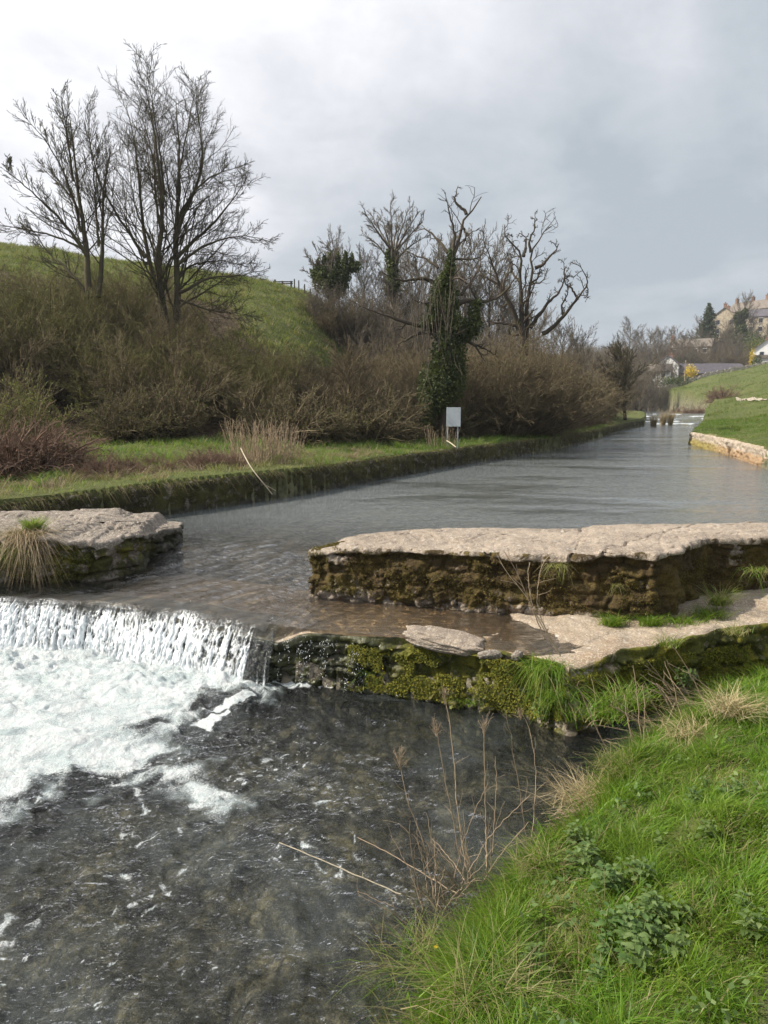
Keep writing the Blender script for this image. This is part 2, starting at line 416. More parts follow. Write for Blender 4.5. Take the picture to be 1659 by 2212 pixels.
M_twig_red = bark('bramble_stem', (.12,.075,.055), (.24,.16,.12), (.20,.15,.08), .2)
M_stalk = bark('dry_stem', (.22,.165,.115), (.44,.34,.23), (.18,.15,.09), .2)

def stone(name, moss_col=(.10,.075,.018), moss_col2=(.20,.19,.03), base=((.30,.245,.19),(.46,.375,.29)), bump=.6):
    m, g = mat(name)
    n1 = g.noise(g.pos, 1.6, 6, .6); n2 = g.noise(g.pos, 14, 6, .65); n3 = g.noise(g.pos, 60, 5, .6); n4 = g.noise(g.pos, 4.2, 5, .6, .4)
    c = g.mix(g.ramp(n1, .3, .7), base[0], base[1]); c = g.mix(g.ramp(n2, .35, .75), c, g.mix(.45, c, (.12,.10,.085)))
    c = g.mix(g.ramp(n3, .45, .7, 0, .6), c, (.66,.60,.51)); c = g.mix(g.ramp(n4, .55, .72, 0, .55), c, (.20,.17,.14))
    c = g.mix(g.attr('tint'), c, g.mix(.5, c, (.16,.13,.10)), 'MIX')
    vor = g.n('ShaderNodeTexVoronoi', ins={'Vector': g.pos, 'Scale': 9.0, 'Randomness': 1.0}).outputs[0]
    c = g.mix(g.math('MULTIPLY', g.ramp(vor, .12, .28, 1, 0), g.ramp(n4, .5, .62)), c, (.50,.47,.42))
    mo = g.math('ADD', g.attr('moss'), g.math('MULTIPLY', g.math('SUBTRACT', n4, .5), 2.6))
    mo = g.math('ADD', mo, g.math('MULTIPLY', g.math('SUBTRACT', n2, .5), 1.2))
    mm = g.ramp(mo, .42, .72)
    mc = g.mix(g.ramp(g.noise(g.pos, 2.3, 4), .42, .62), moss_col, moss_col2)
    mc = g.mix(g.attr('mossy'), mc, g.mix(g.ramp(n4, .4, .6), (.075,.080,.012), (.21,.19,.02)))
    mc = g.mix(g.ramp(n3, .4, .65), mc, g.mix(.6, mc, (.02,.018,.006)))
    c = g.mix(mm, c, mc)
    wet = g.attr('wet'); c = g.mix(wet, c, g.mix(.72, c, (.008,.010,.007)))
    h = g.math('ADD', g.math('MULTIPLY', n2, .55), g.math('MULTIPLY', n3, .35)); h = g.math('ADD', h, g.math('MULTIPLY', mm, .25))
    ro = g.n('ShaderNodeMapRange', ins={0: wet, 3: .92, 4: .16}).outputs[0]
    g.out(princ(g, col=c, rough=ro, spec=.4, normal=g.bump(h, bump, .035))); return m
M_stone = stone('river_wall_stone', (.075,.048,.020), (.135,.095,.026), ((.24,.19,.145),(.40,.325,.255)), 1.3)
M_stone_grey = stone('grey_pier_stone', (.050,.045,.017), (.09,.085,.022), ((.13,.11,.09),(.25,.21,.175)), .9)
M_stone_dark = stone('mossy_bank_wall', (.035,.030,.012), (.07,.065,.018), ((.07,.055,.04),(.13,.11,.08)), .9)
M_stone_pale = stone('pale_bank_wall', (.30,.25,.08), (.36,.30,.07), ((.34,.27,.20),(.52,.44,.35)))
def add_silt(m):
    nt_ = m.node_tree; pb = [n_ for n_ in nt_.nodes if n_.type == 'BSDF_PRINCIPLED'][0]; gg = G(nt_); src = pb.inputs['Base Color'].links[0].from_socket
    nt_.links.new(gg.mix(gg.attr('silt'), src, gg.mix(gg.ramp(gg.noise(None, 6.0, 5), .35, .65), (.34,.22,.11), (.58,.42,.24))), pb.inputs['Base Color'])
M_weir = stone('weir_stone', (.05,.055,.012), (.14,.145,.018), ((.24,.17,.105),(.40,.33,.25)))

add_silt(M_weir)
def ground_mat():
    m, g = mat('ground_turf')
    n1 = g.noise(g.pos, .35, 5); n2 = g.noise(g.pos, 3, 6, .65); n3 = g.noise(g.pos, 18, 5, .65)
    green = g.mix(g.ramp(n1, .35, .65), (.070,.090,.028), (.105,.110,.042)); green = g.mix(g.ramp(n2, .4, .7), green, (.13,.15,.045)); green = g.mix(g.ramp(n3, .5, .75), green, (.035,.055,.012))
    litter = g.mix(g.ramp(n2, .35, .7), (.045,.032,.02), (.11,.08,.05)); litter = g.mix(g.ramp(n3, .5, .7), litter, (.13,.09,.065))
    c = g.mix(g.attr('litter'), green, litter)
    v = g.n('ShaderNodeTexVoronoi', ins={'Vector': g.pos, 'Scale': 6.5, 'Randomness': 1.0})
    peb = g.mix(g.ramp(v.outputs['Distance'], .0, .6), g.mix(g.n('ShaderNodeSeparateColor', ins={0: v.outputs['Color']}).outputs[0], (.43,.39,.32), (.22,.205,.18)), (.07,.064,.055))
    peb = g.mix(g.ramp(n2, .4, .65), peb, (.30,.265,.19))
    c = g.mix(g.attr('bed'), c, peb)
    h = g.math('ADD', n3, g.math('MULTIPLY', n2, 2.0))
    g.out(princ(g, col=c, rough=.95, spec=.15, normal=g.bump(h, .7, .08))); return m
M_ground = ground_mat()

def water_mat(name, tint, flow_rot, near):
    m, g = mat(name)
    foam = g.attr('foam'); aer_sheen = g.attr('aer_sheen')
    a = g.noise(g.mapping(g.pos, (1,1,1)), 9 if near else 5.5, 5, .6, .4)
    b = g.noise(g.mapping(g.pos, (2.2,12,1), (0,0,flow_rot)), 1.0 if not near else 1.4, 5, .6, .5)
    c = g.noise(g.pos, 34, 3, .6)
    d0 = g.noise(g.pos, 1.3, 3, .5, .6)
    calm = g.ramp(g.noise(g.mapping(g.pos, (.16,.30,1), (0,0,.4)), 1.0, 3), .36, .56, .14, 1.0)
    h = g.math('ADD', g.math('MULTIPLY', a, 1.0), g.math('MULTIPLY', b, .9 if not near else 1.9))
    h = g.math('ADD', h, g.math('MULTIPLY', c, .16 if near else .10)); h = g.math('ADD', h, g.math('MULTIPLY', d0, 1.2))
    h = g.math('MULTIPLY', h, calm) if not near else h
    nr = g.bump(h, 1.0, .034 if near else .050)
    gl = g.n('ShaderNodeBsdfGlossy', ins={'Color': (1,1,1,1), 'Roughness': .05 if near else g.n('ShaderNodeMapRange', ins={0: aer_sheen, 1: .05, 2: .35, 3: .04, 4: .07}).outputs[0], 'Normal': nr}).outputs[0]
    tr = g.n('ShaderNodeBsdfTransparent', ins={'Color': tint+(1,)}).outputs[0]
    df = g.n('ShaderNodeBsdfDiffuse', ins={'Color': (.44,.52,.53,1) if near else (.27,.30,.30,1)}).outputs[0]
    tr = g.n('ShaderNodeMixShader', ins={0: g.math('MULTIPLY', aer_sheen, .85), 1: tr, 2: df}).outputs[0]
    fr = g.n('ShaderNodeFresnel', ins={'IOR': 1.38 if near else 1.5, 'Normal': nr}).outputs[0]
    wsh = g.n('ShaderNodeMixShader', ins={0: fr, 1: tr, 2: gl}).outputs[0]
    fb = g.noise(g.pos, 75, 4, .7); fbig = g.noise(g.pos, 9, 4, .7, .6)
    fn = g.bump(g.math('ADD', fb, g.math('MULTIPLY', fbig, 1.8)), 1.0, .035)
    fcol = g.mix(g.ramp(fbig, .36, .60), (.70,.78,.80), (.88,.91,.92)); fcol = g.mix(g.ramp(fb, .40, .62), g.mix(.22, fcol, (.42,.52,.53)), fcol)
    fs = princ(g, col=fcol, rough=.28, spec=.6, normal=fn)
    holes = g.noise(g.pos, 70, 4, .75)
    fm = g.math('ADD', foam, g.math('MULTIPLY', g.math('SUBTRACT', holes, .5), 1.3)); fm = g.ramp(fm, .28, .82)
    fm = g.math('MULTIPLY', fm, g.ramp(foam, .02, .14))
    g.out(g.n('ShaderNodeMixShader', ins={0: fm, 1: wsh, 2: fs}).outputs[0]); return m
M_pool = water_mat('river_water_surface', (.92,.88,.80), radians(-62), False)
M_low = water_mat('stream_water_surface', (.68,.70,.64), radians(25), True)
def fall_mat():
    m, g = mat('falling_water')
    mk = g.attr('white')
    fine = g.noise(g.pos, 60, 3, .6)
    nr = g.bump(fine, .6, .02)
    gl = g.n('ShaderNodeBsdfGlossy', ins={'Color': (1,1,1,1), 'Roughness': .08, 'Normal': nr}).outputs[0]
    tr = g.n('ShaderNodeBsdfTransparent', ins={'Color': (.72,.77,.74,1)}).outputs[0]
    fr = g.n('ShaderNodeFresnel', ins={'IOR': 1.6, 'Normal': nr}).outputs[0]
    wsh = g.n('ShaderNodeMixShader', ins={0: fr, 1: tr, 2: gl}).outputs[0]
    fs = princ(g, col=(.80,.84,.86), rough=.15, spec=.9, normal=nr)
    mm = g.math('ADD', mk, g.math('MULTIPLY', g.math('SUBTRACT', fine, .5), .7)); mm = g.ramp(mm, .12, .98)
    g.out(g.n('ShaderNodeMixShader', ins={0: mm, 1: wsh, 2: fs}).outputs[0]); return m
M_fall = fall_mat()
def plain(name, col, rough=.8, nscale=8, var=.25, metal=0.0, bumpd=.01):
    m, g = mat(name)
    n = g.noise(g.obj, nscale, 5, .6)
    c = g.mix(g.ramp(n, .3, .7), tuple(k*(1-var) for k in col), tuple(min(1, k*(1+var)) for k in col))
    g.out(princ(g, col=c, rough=rough, metal=metal, normal=g.bump(n, .4, bumpd))); return m
M_sign = plain('weathered_grey_board', (.40,.44,.47), .5, 3, .08)
M_post = plain('galvanised_post', (.36,.38,.39), .45, 6, .12)
M_fencewood = plain('fence_wood', (.09,.075,.06), .9, 5, .3)
M_polewood = plain('pole_wood', (.30,.24,.16), .9, 3, .2)
M_white = plain('white_render', (.74,.75,.74), .9, .8, .06)
M_wallstone = plain('house_stone', (.40,.34,.25), .95, 1.6, .3)
M_wallstone2 = plain('dark_house_stone', (.24,.20,.155), .95, 1.6, .3)
M_slate = plain('slate_roof', (.105,.095,.11), .8, 2, .25)
M_slate2 = plain('brown_slate_roof', (.17,.145,.12), .85, 2, .25)
M_chim = plain('chimney_brick', (.22,.13,.09), .9, 3, .2)
M_glass = plain('window_glass', (.03,.035,.045), .15, 1, .1)
M_path = plain('trodden_path', (.36,.31,.25), .95, 2, .2)
M_rubble = plain('field_wall_stone', (.26,.24,.20), .95, 2.5, .4, 0, .1)
M_twine = plain('pale_stick', (.50,.43,.31), .8, 20, .2)

# ================================================================ ground
def axis_rows():
    a = np.arange(-9, 0, .5); b = np.arange(0, 12, .045); c = [12.0]
    while c[-1] < 1500: c.append(c[-1]*1.0105+.0)
    return np.concatenate([a, b, np.array(c)])
rows = axis_rows(); tcol = np.concatenate([np.linspace(-1.9, -.62, 60)[:-1], np.linspace(-.62, .62, 520), np.linspace(.62, 1.9, 60)[1:]])
scl = np.where(rows < 10, 12, rows+2)
X = tcol[None, :]*scl[:, None]; Y = np.broadcast_to(rows[:, None], X.shape)
Z = gz(X, Y)
FOOT = np.array([(-40, 14), (-14, 19.5), (-7, 21.8), (-2.6, 23.4), (.2, 27), (3.0, 31), (9.5, 42.5), (16, 56), (23, 74), (30, 95)])   # foot of the scrub
def behind_foot(x, y): # positive beyond the foot line (to the left/up)
    return linedist(x, y, FOOT)*np.where(y > np.interp(x, FOOT[:, 0], FOOT[:, 1]), 1, -1)
bf = behind_foot(X, Y)
left = (X < np.interp(Y, LB[:, 1], LB[:, 0])) | (X/np.maximum(Y, 1) < .2)
tanx = X/np.maximum(Y, 1)
upper_open = sstep(Y+8*sstep(tanx, -.24, -.15)-.0, 43, 48)*(tanx < -.015)       # the open pasture above the thicket
litter = np.clip(sstep(bf+fbm(X*.3, Y*.3, o=3)*1.5, -.6, 1.2)*left*(1-upper_open)+((Y > 168)*.9), 0, 1)
riv = inpoly(X, Y, RIVER) | ((Y < np.interp(X, FRONT[:, 0], FRONT[:, 1])) & (bank_d(X, Y) < .03))
ground = obj('ground', mesh_np('ground', np.stack([X, Y, Z], -1), grid_quads(*X.shape), M_ground, attrs={'litter': litter, 'bed': riv.astype(float)}))
tag(ground, 'river valley ground with grassy banks, hillside and stony bed', None, None, 'structure')

# ================================================================ upper river water
s = np.linspace(0, 1, 520)
front = resample(np.vstack([[(-16, 9.2)], CREST, [(2.2, 6.25), (3.2, 6.6), (4.2, 7.2), (6.0, 7.7), (9, 8.2)]]), 520)
# keep crest detail: shift each row by t with fan-out
tr_ = np.concatenate([np.arange(0, 4.5, .022), 4.5*1.022**np.arange(0, 170)])
fan = np.interp(s, [0, .25, 1], [-.2, 0, .72])
WX = front[:, 0][None]+fan[None]*tr_[:, None]; WY = front[:, 1][None]+tr_[:, None]
def flow(x, y): # streaks running through the gap down to the left
    a = radians(52); u = x*cos(a)+y*sin(a); v = -x*sin(a)+y*cos(a); return u, v
tt = tr_[:, None]+0*WX
lev = -.135+.135*sstep(tt, 1.2, 2.7)+water_far(WY)
u, v = flow(WX, WY)
near = 1-sstep(tt, 2.2, 4.2)
wav = near*(.026*fbm(u*.9+.3*v, v*6, o=3)+.014*fbm(u*2.0, v*17, o=3))+(1-near)*.006*fbm(WX*2.2, WY*3.2, o=3)
shal = sstep(WX, -.9, -.2)*(1-sstep(tt, 1.0, 1.5)); wav = wav*(1-.85*shal)
far_r = sstep(WY, 74, 78)*(1-sstep(WY, 112, 130)); wav = wav+far_r*.06*fbm(WX*.8, WY*.8, o=3)
crestdip = -.07*(1-sstep(tt, .12, .42))
WZ = lev+wav+crestdip*(WX < -1.2)
ridg = 1-np.abs(fbm(WX*.28, WY*.9, o=3))*2.4
stepf = sum(sstep(WY, a-.6, a+.6)*(1-sstep(WY, a+1.4, a+3.2)) for a in (76, 82, 89, 97, 106))
foamU = np.clip(stepf*sstep(fbm(WX*.35, WY*.5, o=3), -.5, .3)*.85+.45*sstep(fbm(WX*.5, WY*.8+5, o=3), .1, .5), 0, 1)*far_r
river = obj('river_water', mesh_np('river_water', np.stack([WX, WY, WZ], -1), grid_quads(*WX.shape), M_pool, attrs={'foam': foamU, 'aer_sheen': .03+.42*sstep(tt, 1.8, 6.5)}))  # grey diffuse: body scatter, raised to imitate reflected sky, not bubbles
tag(river, 'grey rippled river running through the gap to the weir', None, None, 'structure')

# ================================================================ lower pool
xs = np.concatenate([np.linspace(-12, -5.4, 60)[:-1], np.arange(-5.4, 3.0, .0145), np.linspace(3.0, 6, 20)[1:]])
ys = np.concatenate([np.linspace(-9, 1.6, 80)[:-1], np.arange(1.6, 8.75, .0145)])
LX, LY = np.meshgrid(xs, ys)
cy = np.interp(LX, FRONT[:, 0], FRONT[:, 1])
dw = cy-LY                                        # distance downstream of the weir
FOAMP = [tuple(P(x, y, -.75)[:2]) for x, y in [(600,1472),(560,1500),(470,1520),(440,1545),(395,1560),(330,1590),(375,1640),(440,1665),(480,1710),(512,1748),(455,1792),(400,1740),(330,1690),(250,1700),(160,1690),(60,1735),(-60,1800),(-400,2000)]]+[(-12,4),(-12,9.5),(-4.5,8.6),(-2.2,8),(-1.2,7.4)]
inf = inpoly(LX, LY, FOAMP); fd = np.where(inf, 1, -1)*linedist(LX, LY, [*FOAMP, FOAMP[0]])
wx = LX+.22*fbm(LX*1.4, LY*1.4, 1.7, o=3); wy = LY+.22*fbm(LX*1.4+9, LY*1.4, 4.1, o=3)
cl = fbm(wx*2.2, wy*2.6, o=5, gain=.6)
foam = sstep(fd+cl*.34, -.24, .40)
streak = 1-np.abs(fbm(wx*1.1+5, wy*1.5, o=4, gain=.55))*3.2             # thin foam threads
thr = sstep(streak, .62, .97)*sstep(fbm(LX*.9, LY*.9+4, o=3), -.35, .25)*(1-sstep(dw, 4.2, 6.5)*.55)*sstep(.95-LX, .0, 1.6)*sstep(dw, .9, 1.8)
thr = thr*(.35+.65*sstep(fbm(LX*14, LY*14, o=2), -.15, .3))
foam = np.maximum(foam*np.clip(.74+.50*fbm(wx*2.6, wy*4.6, 2.2, o=5, gain=.6), .30, 1), thr*.72)
band = sstep(streak, .1, .8)*sstep(fbm(LX*.8+3, LY*.8, o=3), -.45, .2)*(.25+.75*sstep(.6-LX, -.4, 1.5))*sstep(dw, .7, 1.6)
glint_spk = sstep(fbm(LX*26, LY*30, 1.3, o=2), .42, .62)*band  # sun sparkles on the ripples, painted as white specks into the foam mask
foam = np.maximum(foam, glint_spk*.8)
patch = [[(415,1568),(430,1552),(480,1540),(500,1543),(470,1565),(455,1585)],[(430,1540),(470,1528),(545,1505),(560,1512),(510,1530),(470,1545)],[(585,1468),(650,1465),(690,1475),(730,1490),(640,1487),(590,1482)]]
for pp in patch:
    pl = [tuple(P(x, y, -.75)[:2]) for x, y in pp]; ii = inpoly(LX, LY, pl)
    f2 = sstep(np.where(ii, 1, -1)*linedist(LX, LY, [*pl, pl[0]])+.05*fbm(LX*9, LY*9, o=3), -.01, .03); foam = np.maximum(foam, f2*.95)
aer_sheen = sstep(fd+cl*.5, -.10, .6)
rough_ = sstep(.9-LX, -.8, 2.0)
turb = (1-sstep(dw, .25, 1.3))*(LX < -1.0)*sstep(-1.0-LX, 0, .3)
h = (.032*fbm(wx*2.0+.6*wy, wy*3.4, o=4, gain=.5)+.015*fbm(wx*4.5+1.5*wy, wy*9, o=4, gain=.6))*(.40+.75*rough_)+.014*fbm(wx*8, wy*9, o=3)*(.3+.7*rough_)
rid = (1-np.abs(fbm(wx*1.6, wy*2.2, 3.3, o=3))*2)*.020*rough_
h = h+rid+foam*(.007*fbm(LX*24, LY*24, o=3, gain=.6)+.022*fbm(wx*2.2+wy, wy*4.5, 6.1, o=3))+turb*(.05+.055*fbm(LX*4.5, LY*5, o=4, gain=.6))
LZ = -.75+h
low = obj('stream_water', mesh_np('stream_water', np.stack([LX, LY, LZ], -1), grid_quads(*LX.shape), M_low, attrs={'foam': foam, 'aer_sheen': np.clip(aer_sheen*.8+.015+.04*sstep(fbm(LX*1.1, LY*1.1, 8.1, o=3), -.1, .5), 0, 1)}))
tag(low, 'dark clear stream below the weir with a white foaming plume', None, None, 'structure')

# ================================================================ waterfall
cl2 = resample(CREST, step=.0065); cl2 = cl2[(cl2[:, 0] > -6.6) & (cl2[:, 0] < -1.12)]
nU = len(cl2); nV = 130
tg = np.gradient(cl2, axis=0); tg = norm(tg); nrm = np.stack([tg[:, 1], -tg[:, 0]], 1)     # outward = downstream
vv = np.linspace(0, 1, nV)
arc = np.r_[0, np.cumsum(np.linalg.norm(np.diff(cl2, axis=0), axis=1))]
U, Vv = np.meshgrid(arc, vv)
thick = .25+.10*fbm(U*1.2, .5, o=2)
off = -.34+(.34+thick*.9)*Vv**.85
zz = -.150-.02*Vv-.60*np.clip((Vv-.40)/.60, 0, 1)**1.55+.010*fbm(U*3-Vv*2.0, Vv*1.0+U, 4.4, o=3)*sstep(Vv, 0, .2)
wu = U+.035*fbm(U*7, Vv*3.2, 1.1, o=3)+.05*Vv*fbm(U*2.2, Vv*.7, o=2)
strand = fbm(wu*19, Vv*2.2, o=4, gain=.65); cell = 1-np.abs(fbm(wu*26, Vv*11-U*2, 7.7, o=3, gain=.6))*2.6
disp = .016*strand*sstep(Vv, .25, .6)+.012*cell*Vv
FX = cl2[:, 0][None]+nrm[:, 0][None]*(off+disp); FY = cl2[:, 1][None]+nrm[:, 1][None]*(off+disp); FZ = zz+.008*strand*sstep(Vv, .3, .6)+(1-sstep(Vv, .4, .6))*sstep(Vv, 0, .08)*(.007*fbm((U+Vv*.55)*9, Vv*.9, 2.4, o=3)+.006*fbm((U+Vv*.6)*26, Vv*1.6, 5.4, o=2))
broad = fbm(U*2.1, Vv*.6+U*.4, 5.1, o=3)
lipn = .40+.17*np.clip(fbm(U*1.6, 2.2, o=3)+.35, 0, 1)
white = np.clip(.02+.95*sstep(Vv-lipn, -.16, .30)*(.78+.60*strand*sstep(Vv-lipn, -.02, .25)+.46*cell+.32*broad), 0, 1)
white = np.maximum(white, sstep(Vv, .78, 1)*.8)
edge = np.clip(sstep(arc[-1]-U, .0, .7)+.8*sstep(fbm(U*9, Vv*1.2, o=2), .0, .35), 0, 1)*sstep(arc[-1]-U, 0, .04); white = white*edge
fall = obj('waterfall', mesh_np('waterfall', np.stack([FX, FY, FZ], -1), grid_quads(nV, nU)[:, ::-1], M_fall, attrs={'white': white}))
tag(fall, 'white strands of water pouring over the weir crest', 'waterfall', None, 'structure')
# splashing droplets at the foot of the fall
nd = 1500
k = rs.integers(0, nU, nd); hgt = rs.exponential(.05, nd); dist = rs.uniform(.18, .75, nd)
c = np.stack([cl2[k, 0]+nrm[k, 0]*dist, cl2[k, 1]+nrm[k, 1]*dist, -.72+hgt], 1)
v_, q_, r_ = leafcards(c, .006)
spr = obj('splash_drops', mesh_np('splash_drops', v_, q_, M_fall, attrs={'white': np.ones(len(v_))})); tag(spr, 'white droplets thrown up at the foot of the fall', None, None, 'stuff')

# ================================================================ masonry blocks
def masonry(u, z, cw=.30, ch=.13, seed=0, joint=.02):
    zz = z+.08*perlin(u*.8, seed+.3)+.09*perlin(u*2.6, z*2.5+seed)+.035*perlin(u*6, z*6+seed)
    uu0 = u+.09*perlin(u*1.5, z*5+seed*3.1)+.03*perlin(u*6, z*6+seed*1.1)
    k = np.floor(zz/ch); fz = zz/ch-k
    w_ = cw*(.7+.8*hsh(k, seed)); uu = uu0/w_+hsh(k, seed+3)*9
    i = np.floor(uu); fu = uu-i
    # random joint shift
    sh = (hsh(i, k, seed)-.5)*.4; sh2 = (hsh(i+1, k, seed)-.5)*.4
    lo = sh; hi = 1+sh2
    below = fu < lo; above = fu > hi
    ii = i-below+above
    e = np.minimum.reduce([np.abs(fu-lo)*w_, np.abs(hi-fu)*w_, fz*ch, (1-fz)*ch])
    r = hsh(ii, k, seed+7); rel = sstep(e, -.006, joint*.6+.022*hsh(ii, k, 5))*(.55+.45*sstep(perlin(u*1.7+seed, z*3), -.3, .25))
    tl = 1.1*(fu-.5)*(hsh(ii, k, seed+21)-.5)+1.1*(fz-.5)*(hsh(ii, k, seed+22)-.5)
    return rel, np.clip(r+tl, -.3, 1.4), hsh(ii, k, seed+13)
def block(name, foot, center, zb, ztop, m, step=.016, nz=50, rings=50, overhang=.0, lip=.05, depth=.05, batter=.0, seed=0, cw=.3, ch=.13, closed=True, moss=None, capnoise=.02, attrsf=None, rough=.02, parent=None, zbf=None, endlean=0.0, joints=()):
    f = np.asarray(foot, float)
    if closed: f = np.vstack([f, f[:1]])
    f = resample(f, step=step)
    if closed: f = f[:-1]
    n = len(f)
    if closed: tg = np.roll(f, -3, 0)-np.roll(f, 3, 0)
    else: tg = np.gradient(f, axis=0)
    tg = norm(tg); nr = np.stack([tg[:, 1], -tg[:, 0]], 1)
    # footprint given counter-clockwise => outward = (ty,-tx)
    arc = np.arange(n)*step
    c = smooth_line(np.asarray(center, float), 4)
    best = np.full(n, 1e9); cp = np.zeros((n, 2))
    for a, b in zip(c[:-1], c[1:]):
        ab = b-a; t = np.clip(((f-a)@ab)/(ab@ab), 0, 1); q = a+t[:, None]*ab; d = np.linalg.norm(f-q, axis=1)
        k = d < best; best[k] = d[k]; cp[k] = q[k]
    zt = ztop(f[:, 0], f[:, 1]); zbv = np.full(n, zb) if zbf is None else zbf(f[:, 0], f[:, 1])
    vs = np.linspace(0, 1, nz)[:, None]; A = np.broadcast_to(arc[None], (nz, n)); Zs = zbv[None]+(zt-zbv)[None]*vs
    rel, rr, r2 = masonry(A, Zs, cw, ch, seed)
    ns = fbm(A*5, Zs*6, seed+.5, o=5, gain=.62)+.6*fbm(A*1.6, Zs*2.2, seed+1.5, o=2)
    cth = (.066+.050*perlin(arc*1.3, seed+.2)+.035*perlin(arc*4, seed+.4))[None]
    capz = sstep(Zs-zt[None], -cth-.012, -cth+.004)
    rag = .050*perlin(arc*1.5, seed+.7)+.045*perlin(arc*4.3, seed+1.7)+.020*perlin(arc*13, seed+2.7)
    off = -batter*vs+(1-capz)*(-.05+depth*rel*(.4+1.1*rr)+rough*ns)+capz*(overhang+rag[None]+.012*ns)
    off = off-endlean*vs*np.clip(-nr[None, :, 0], 0, 1)
    edge_round = -.016*sstep(Zs-zt[None], -.022, 0)
    off = off+edge_round
    sx = f[None, :, 0]+nr[None, :, 0]*off; sy = f[None, :, 1]+nr[None, :, 1]*off
    sz = Zs+.006*ns
    # rings over the top
    t = (np.linspace(0, 1, rings+1)[1:])[:, None]
    ox = sx[-1][None]; oy = sy[-1][None]
    tx = ox*(1-t)+cp[None, :, 0]*t; ty = oy*(1-t)+cp[None, :, 1]*t
    tz = ztop(tx, ty)+.012*sstep(t, 0, .04)
    tz = tz+capnoise*(fbm(tx*2.5, ty*2.5, seed+.1, o=5, gain=.55)+.4*fbm(tx*13, ty*13, seed+.6, o=3)-.8*sstep(1-np.abs(fbm(tx*1.5, ty*2.6, seed+.9, o=3))*5, .5, .95))*sstep(t, 0, .1)
    slab = np.abs(perlin(tx*.9+seed, ty*.6)); tz = tz-.012*(1-sstep(slab, 0, .03))
    stain = np.clip(fbm(tx*3, ty*3, o=3)*.5, 0, 1)
    for (jx, js, jy) in joints:
        jd = np.abs(tx-jx-js*(ty-jy)+.05*fbm(tx*3, ty*3, jx, o=3)); cut = 1-sstep(jd, .004, .026); tz = tz-.030*cut; stain = np.maximum(stain, cut)
        sd2 = np.abs(sx-jx-js*(sy-jy)); sy = sy+.05*(1-sstep(sd2, .01, .05))*capz
    VX = np.concatenate([sx, tx]); VY = np.concatenate([sy, ty]); VZ = np.concatenate([sz, tz])
    top = np.concatenate([np.zeros_like(sx), np.ones_like(tx)]); 
    tint = np.concatenate([np.clip(r2*.9+(1-rel)*.8, 0, 1)*(1-capz), stain])
    mo = np.concatenate([(.74-.55*capz+.2*(1-rel)), np.full(tx.shape, .02)])
    at = {'tint': tint, 'moss': mo, 'mossy': np.zeros_like(mo), 'wet': np.zeros_like(mo)}
    if attrsf: at.update(attrsf(VX, VY, VZ, top, at))
    q = grid_quads(VX.shape[0], n, closed)
    o = obj(name, mesh_np(name, np.stack([VX, VY, VZ], -1), q, m, attrs=at), parent)
    return o

# main wall right of the gap
mf = [P(657,1287,-.13)[:2], P(700,1293,-.13)[:2], P(800,1302,-.13)[:2], P(1000,1320,-.13)[:2], P(1300,1350,-.13)[:2], P(1400,1357,-.13)[:2], (2.95,7.02), (3.25,7.45), (3.55,7.68), (4.5,7.9), (6.5,8.4), (6.5,9.6), (3.6,9.0), (1.5,8.95), (.2,8.92), (-.35,8.8), (-.62,8.66), (-.85,8.4)]
def mtop(x, y): return .50+.035*np.clip(x, -1, 3)-.055*np.clip(y-7.5, 0, 2)*sstep(x, .8, 3)+.022*sstep(x-.35*(y-7.5), 2.03, 2.06)-.05*sstep(-x, .35, .75)+.03*sstep(x-y*.25, .35, .45)
def m_at(x, y, z, top, at):
    mo = at['moss']+.12*(1-top)+.10*(z > .2)*(1-top)-.45*(1-top)*sstep(-z, -.02, .12)-.1*(1-top)*(x < 0)
    return {'moss': mo, 'mossy': (1-top)*.10*sstep(fbm(x*1.5, z*4, o=2), 0, .4)}
river_wall = block('river_wall', mf, [(-.35,8.45),(1.5,8.1),(3.0,7.75),(6.1,9.0)], -.35, mtop, M_stone, overhang=.045, depth=.048, seed=3, attrsf=m_at, nz=60, capnoise=.02, rough=.05, batter=-.02, endlean=.24, joints=((2.05, .35, 7.5), (.75, -.5, 8.2), (3.1, .9, 8.0)))
tag(river_wall, 'long rubble stone wall with flat pinkish capstones right of the gap', 'stone wall')

def moss_on(o, n, size, m, zlo, zhi, seed, cond=None, name='moss'):
    rg = np.random.default_rng(seed); me_ = o.data; nv_ = len(me_.vertices); co = np.empty(nv_*3, np.float32); me_.vertices.foreach_get('co', co); co = co.reshape(-1, 3)
    k = np.where((co[:, 2] > zlo) & (co[:, 2] < zhi))[0]
    if cond is not None: k = k[cond(co[k])]
    f = fbm(co[k, 0]*2.6, co[k, 1]*2.6, co[k, 2]*4, o=4)+.3*fbm(co[k, 0]*11, co[k, 1]*11, co[k, 2]*14, o=2); k = k[f > -.08]
    c = co[rg.choice(k, n)]+rg.normal(size=(n, 3))*np.array([.012, .012, .008])
    v, q, r = leafcards(c, size, rg=rg, flat=.6); oo = obj(name, mesh_np(name, v, q, m, attrs={'rnd': r, 'dry': r*0}), o); return oo
M_moss_g = leafy('green_brown_moss', [(0,(.045,.04,.012)),(.5,(.09,.085,.018)),(.85,(.16,.155,.025)),(1,(.24,.22,.04))], .2, .85)
M_brownmoss = leafy('brown_moss', [(0,(.045,.028,.012)),(.5,(.10,.065,.022)),(.85,(.16,.12,.03)),(1,(.22,.17,.05))], .15, .9)
M_darkmoss = leafy('dark_moss', [(0,(.03,.025,.010)),(.5,(.065,.055,.018)),(.85,(.10,.10,.025)),(1,(.15,.14,.04))], .15, .9)
moss_on(river_wall, 42000, .009, M_brownmoss, -.06, .47, 1, lambda c: c[:, 1] < 8.4-.0*c[:, 0])
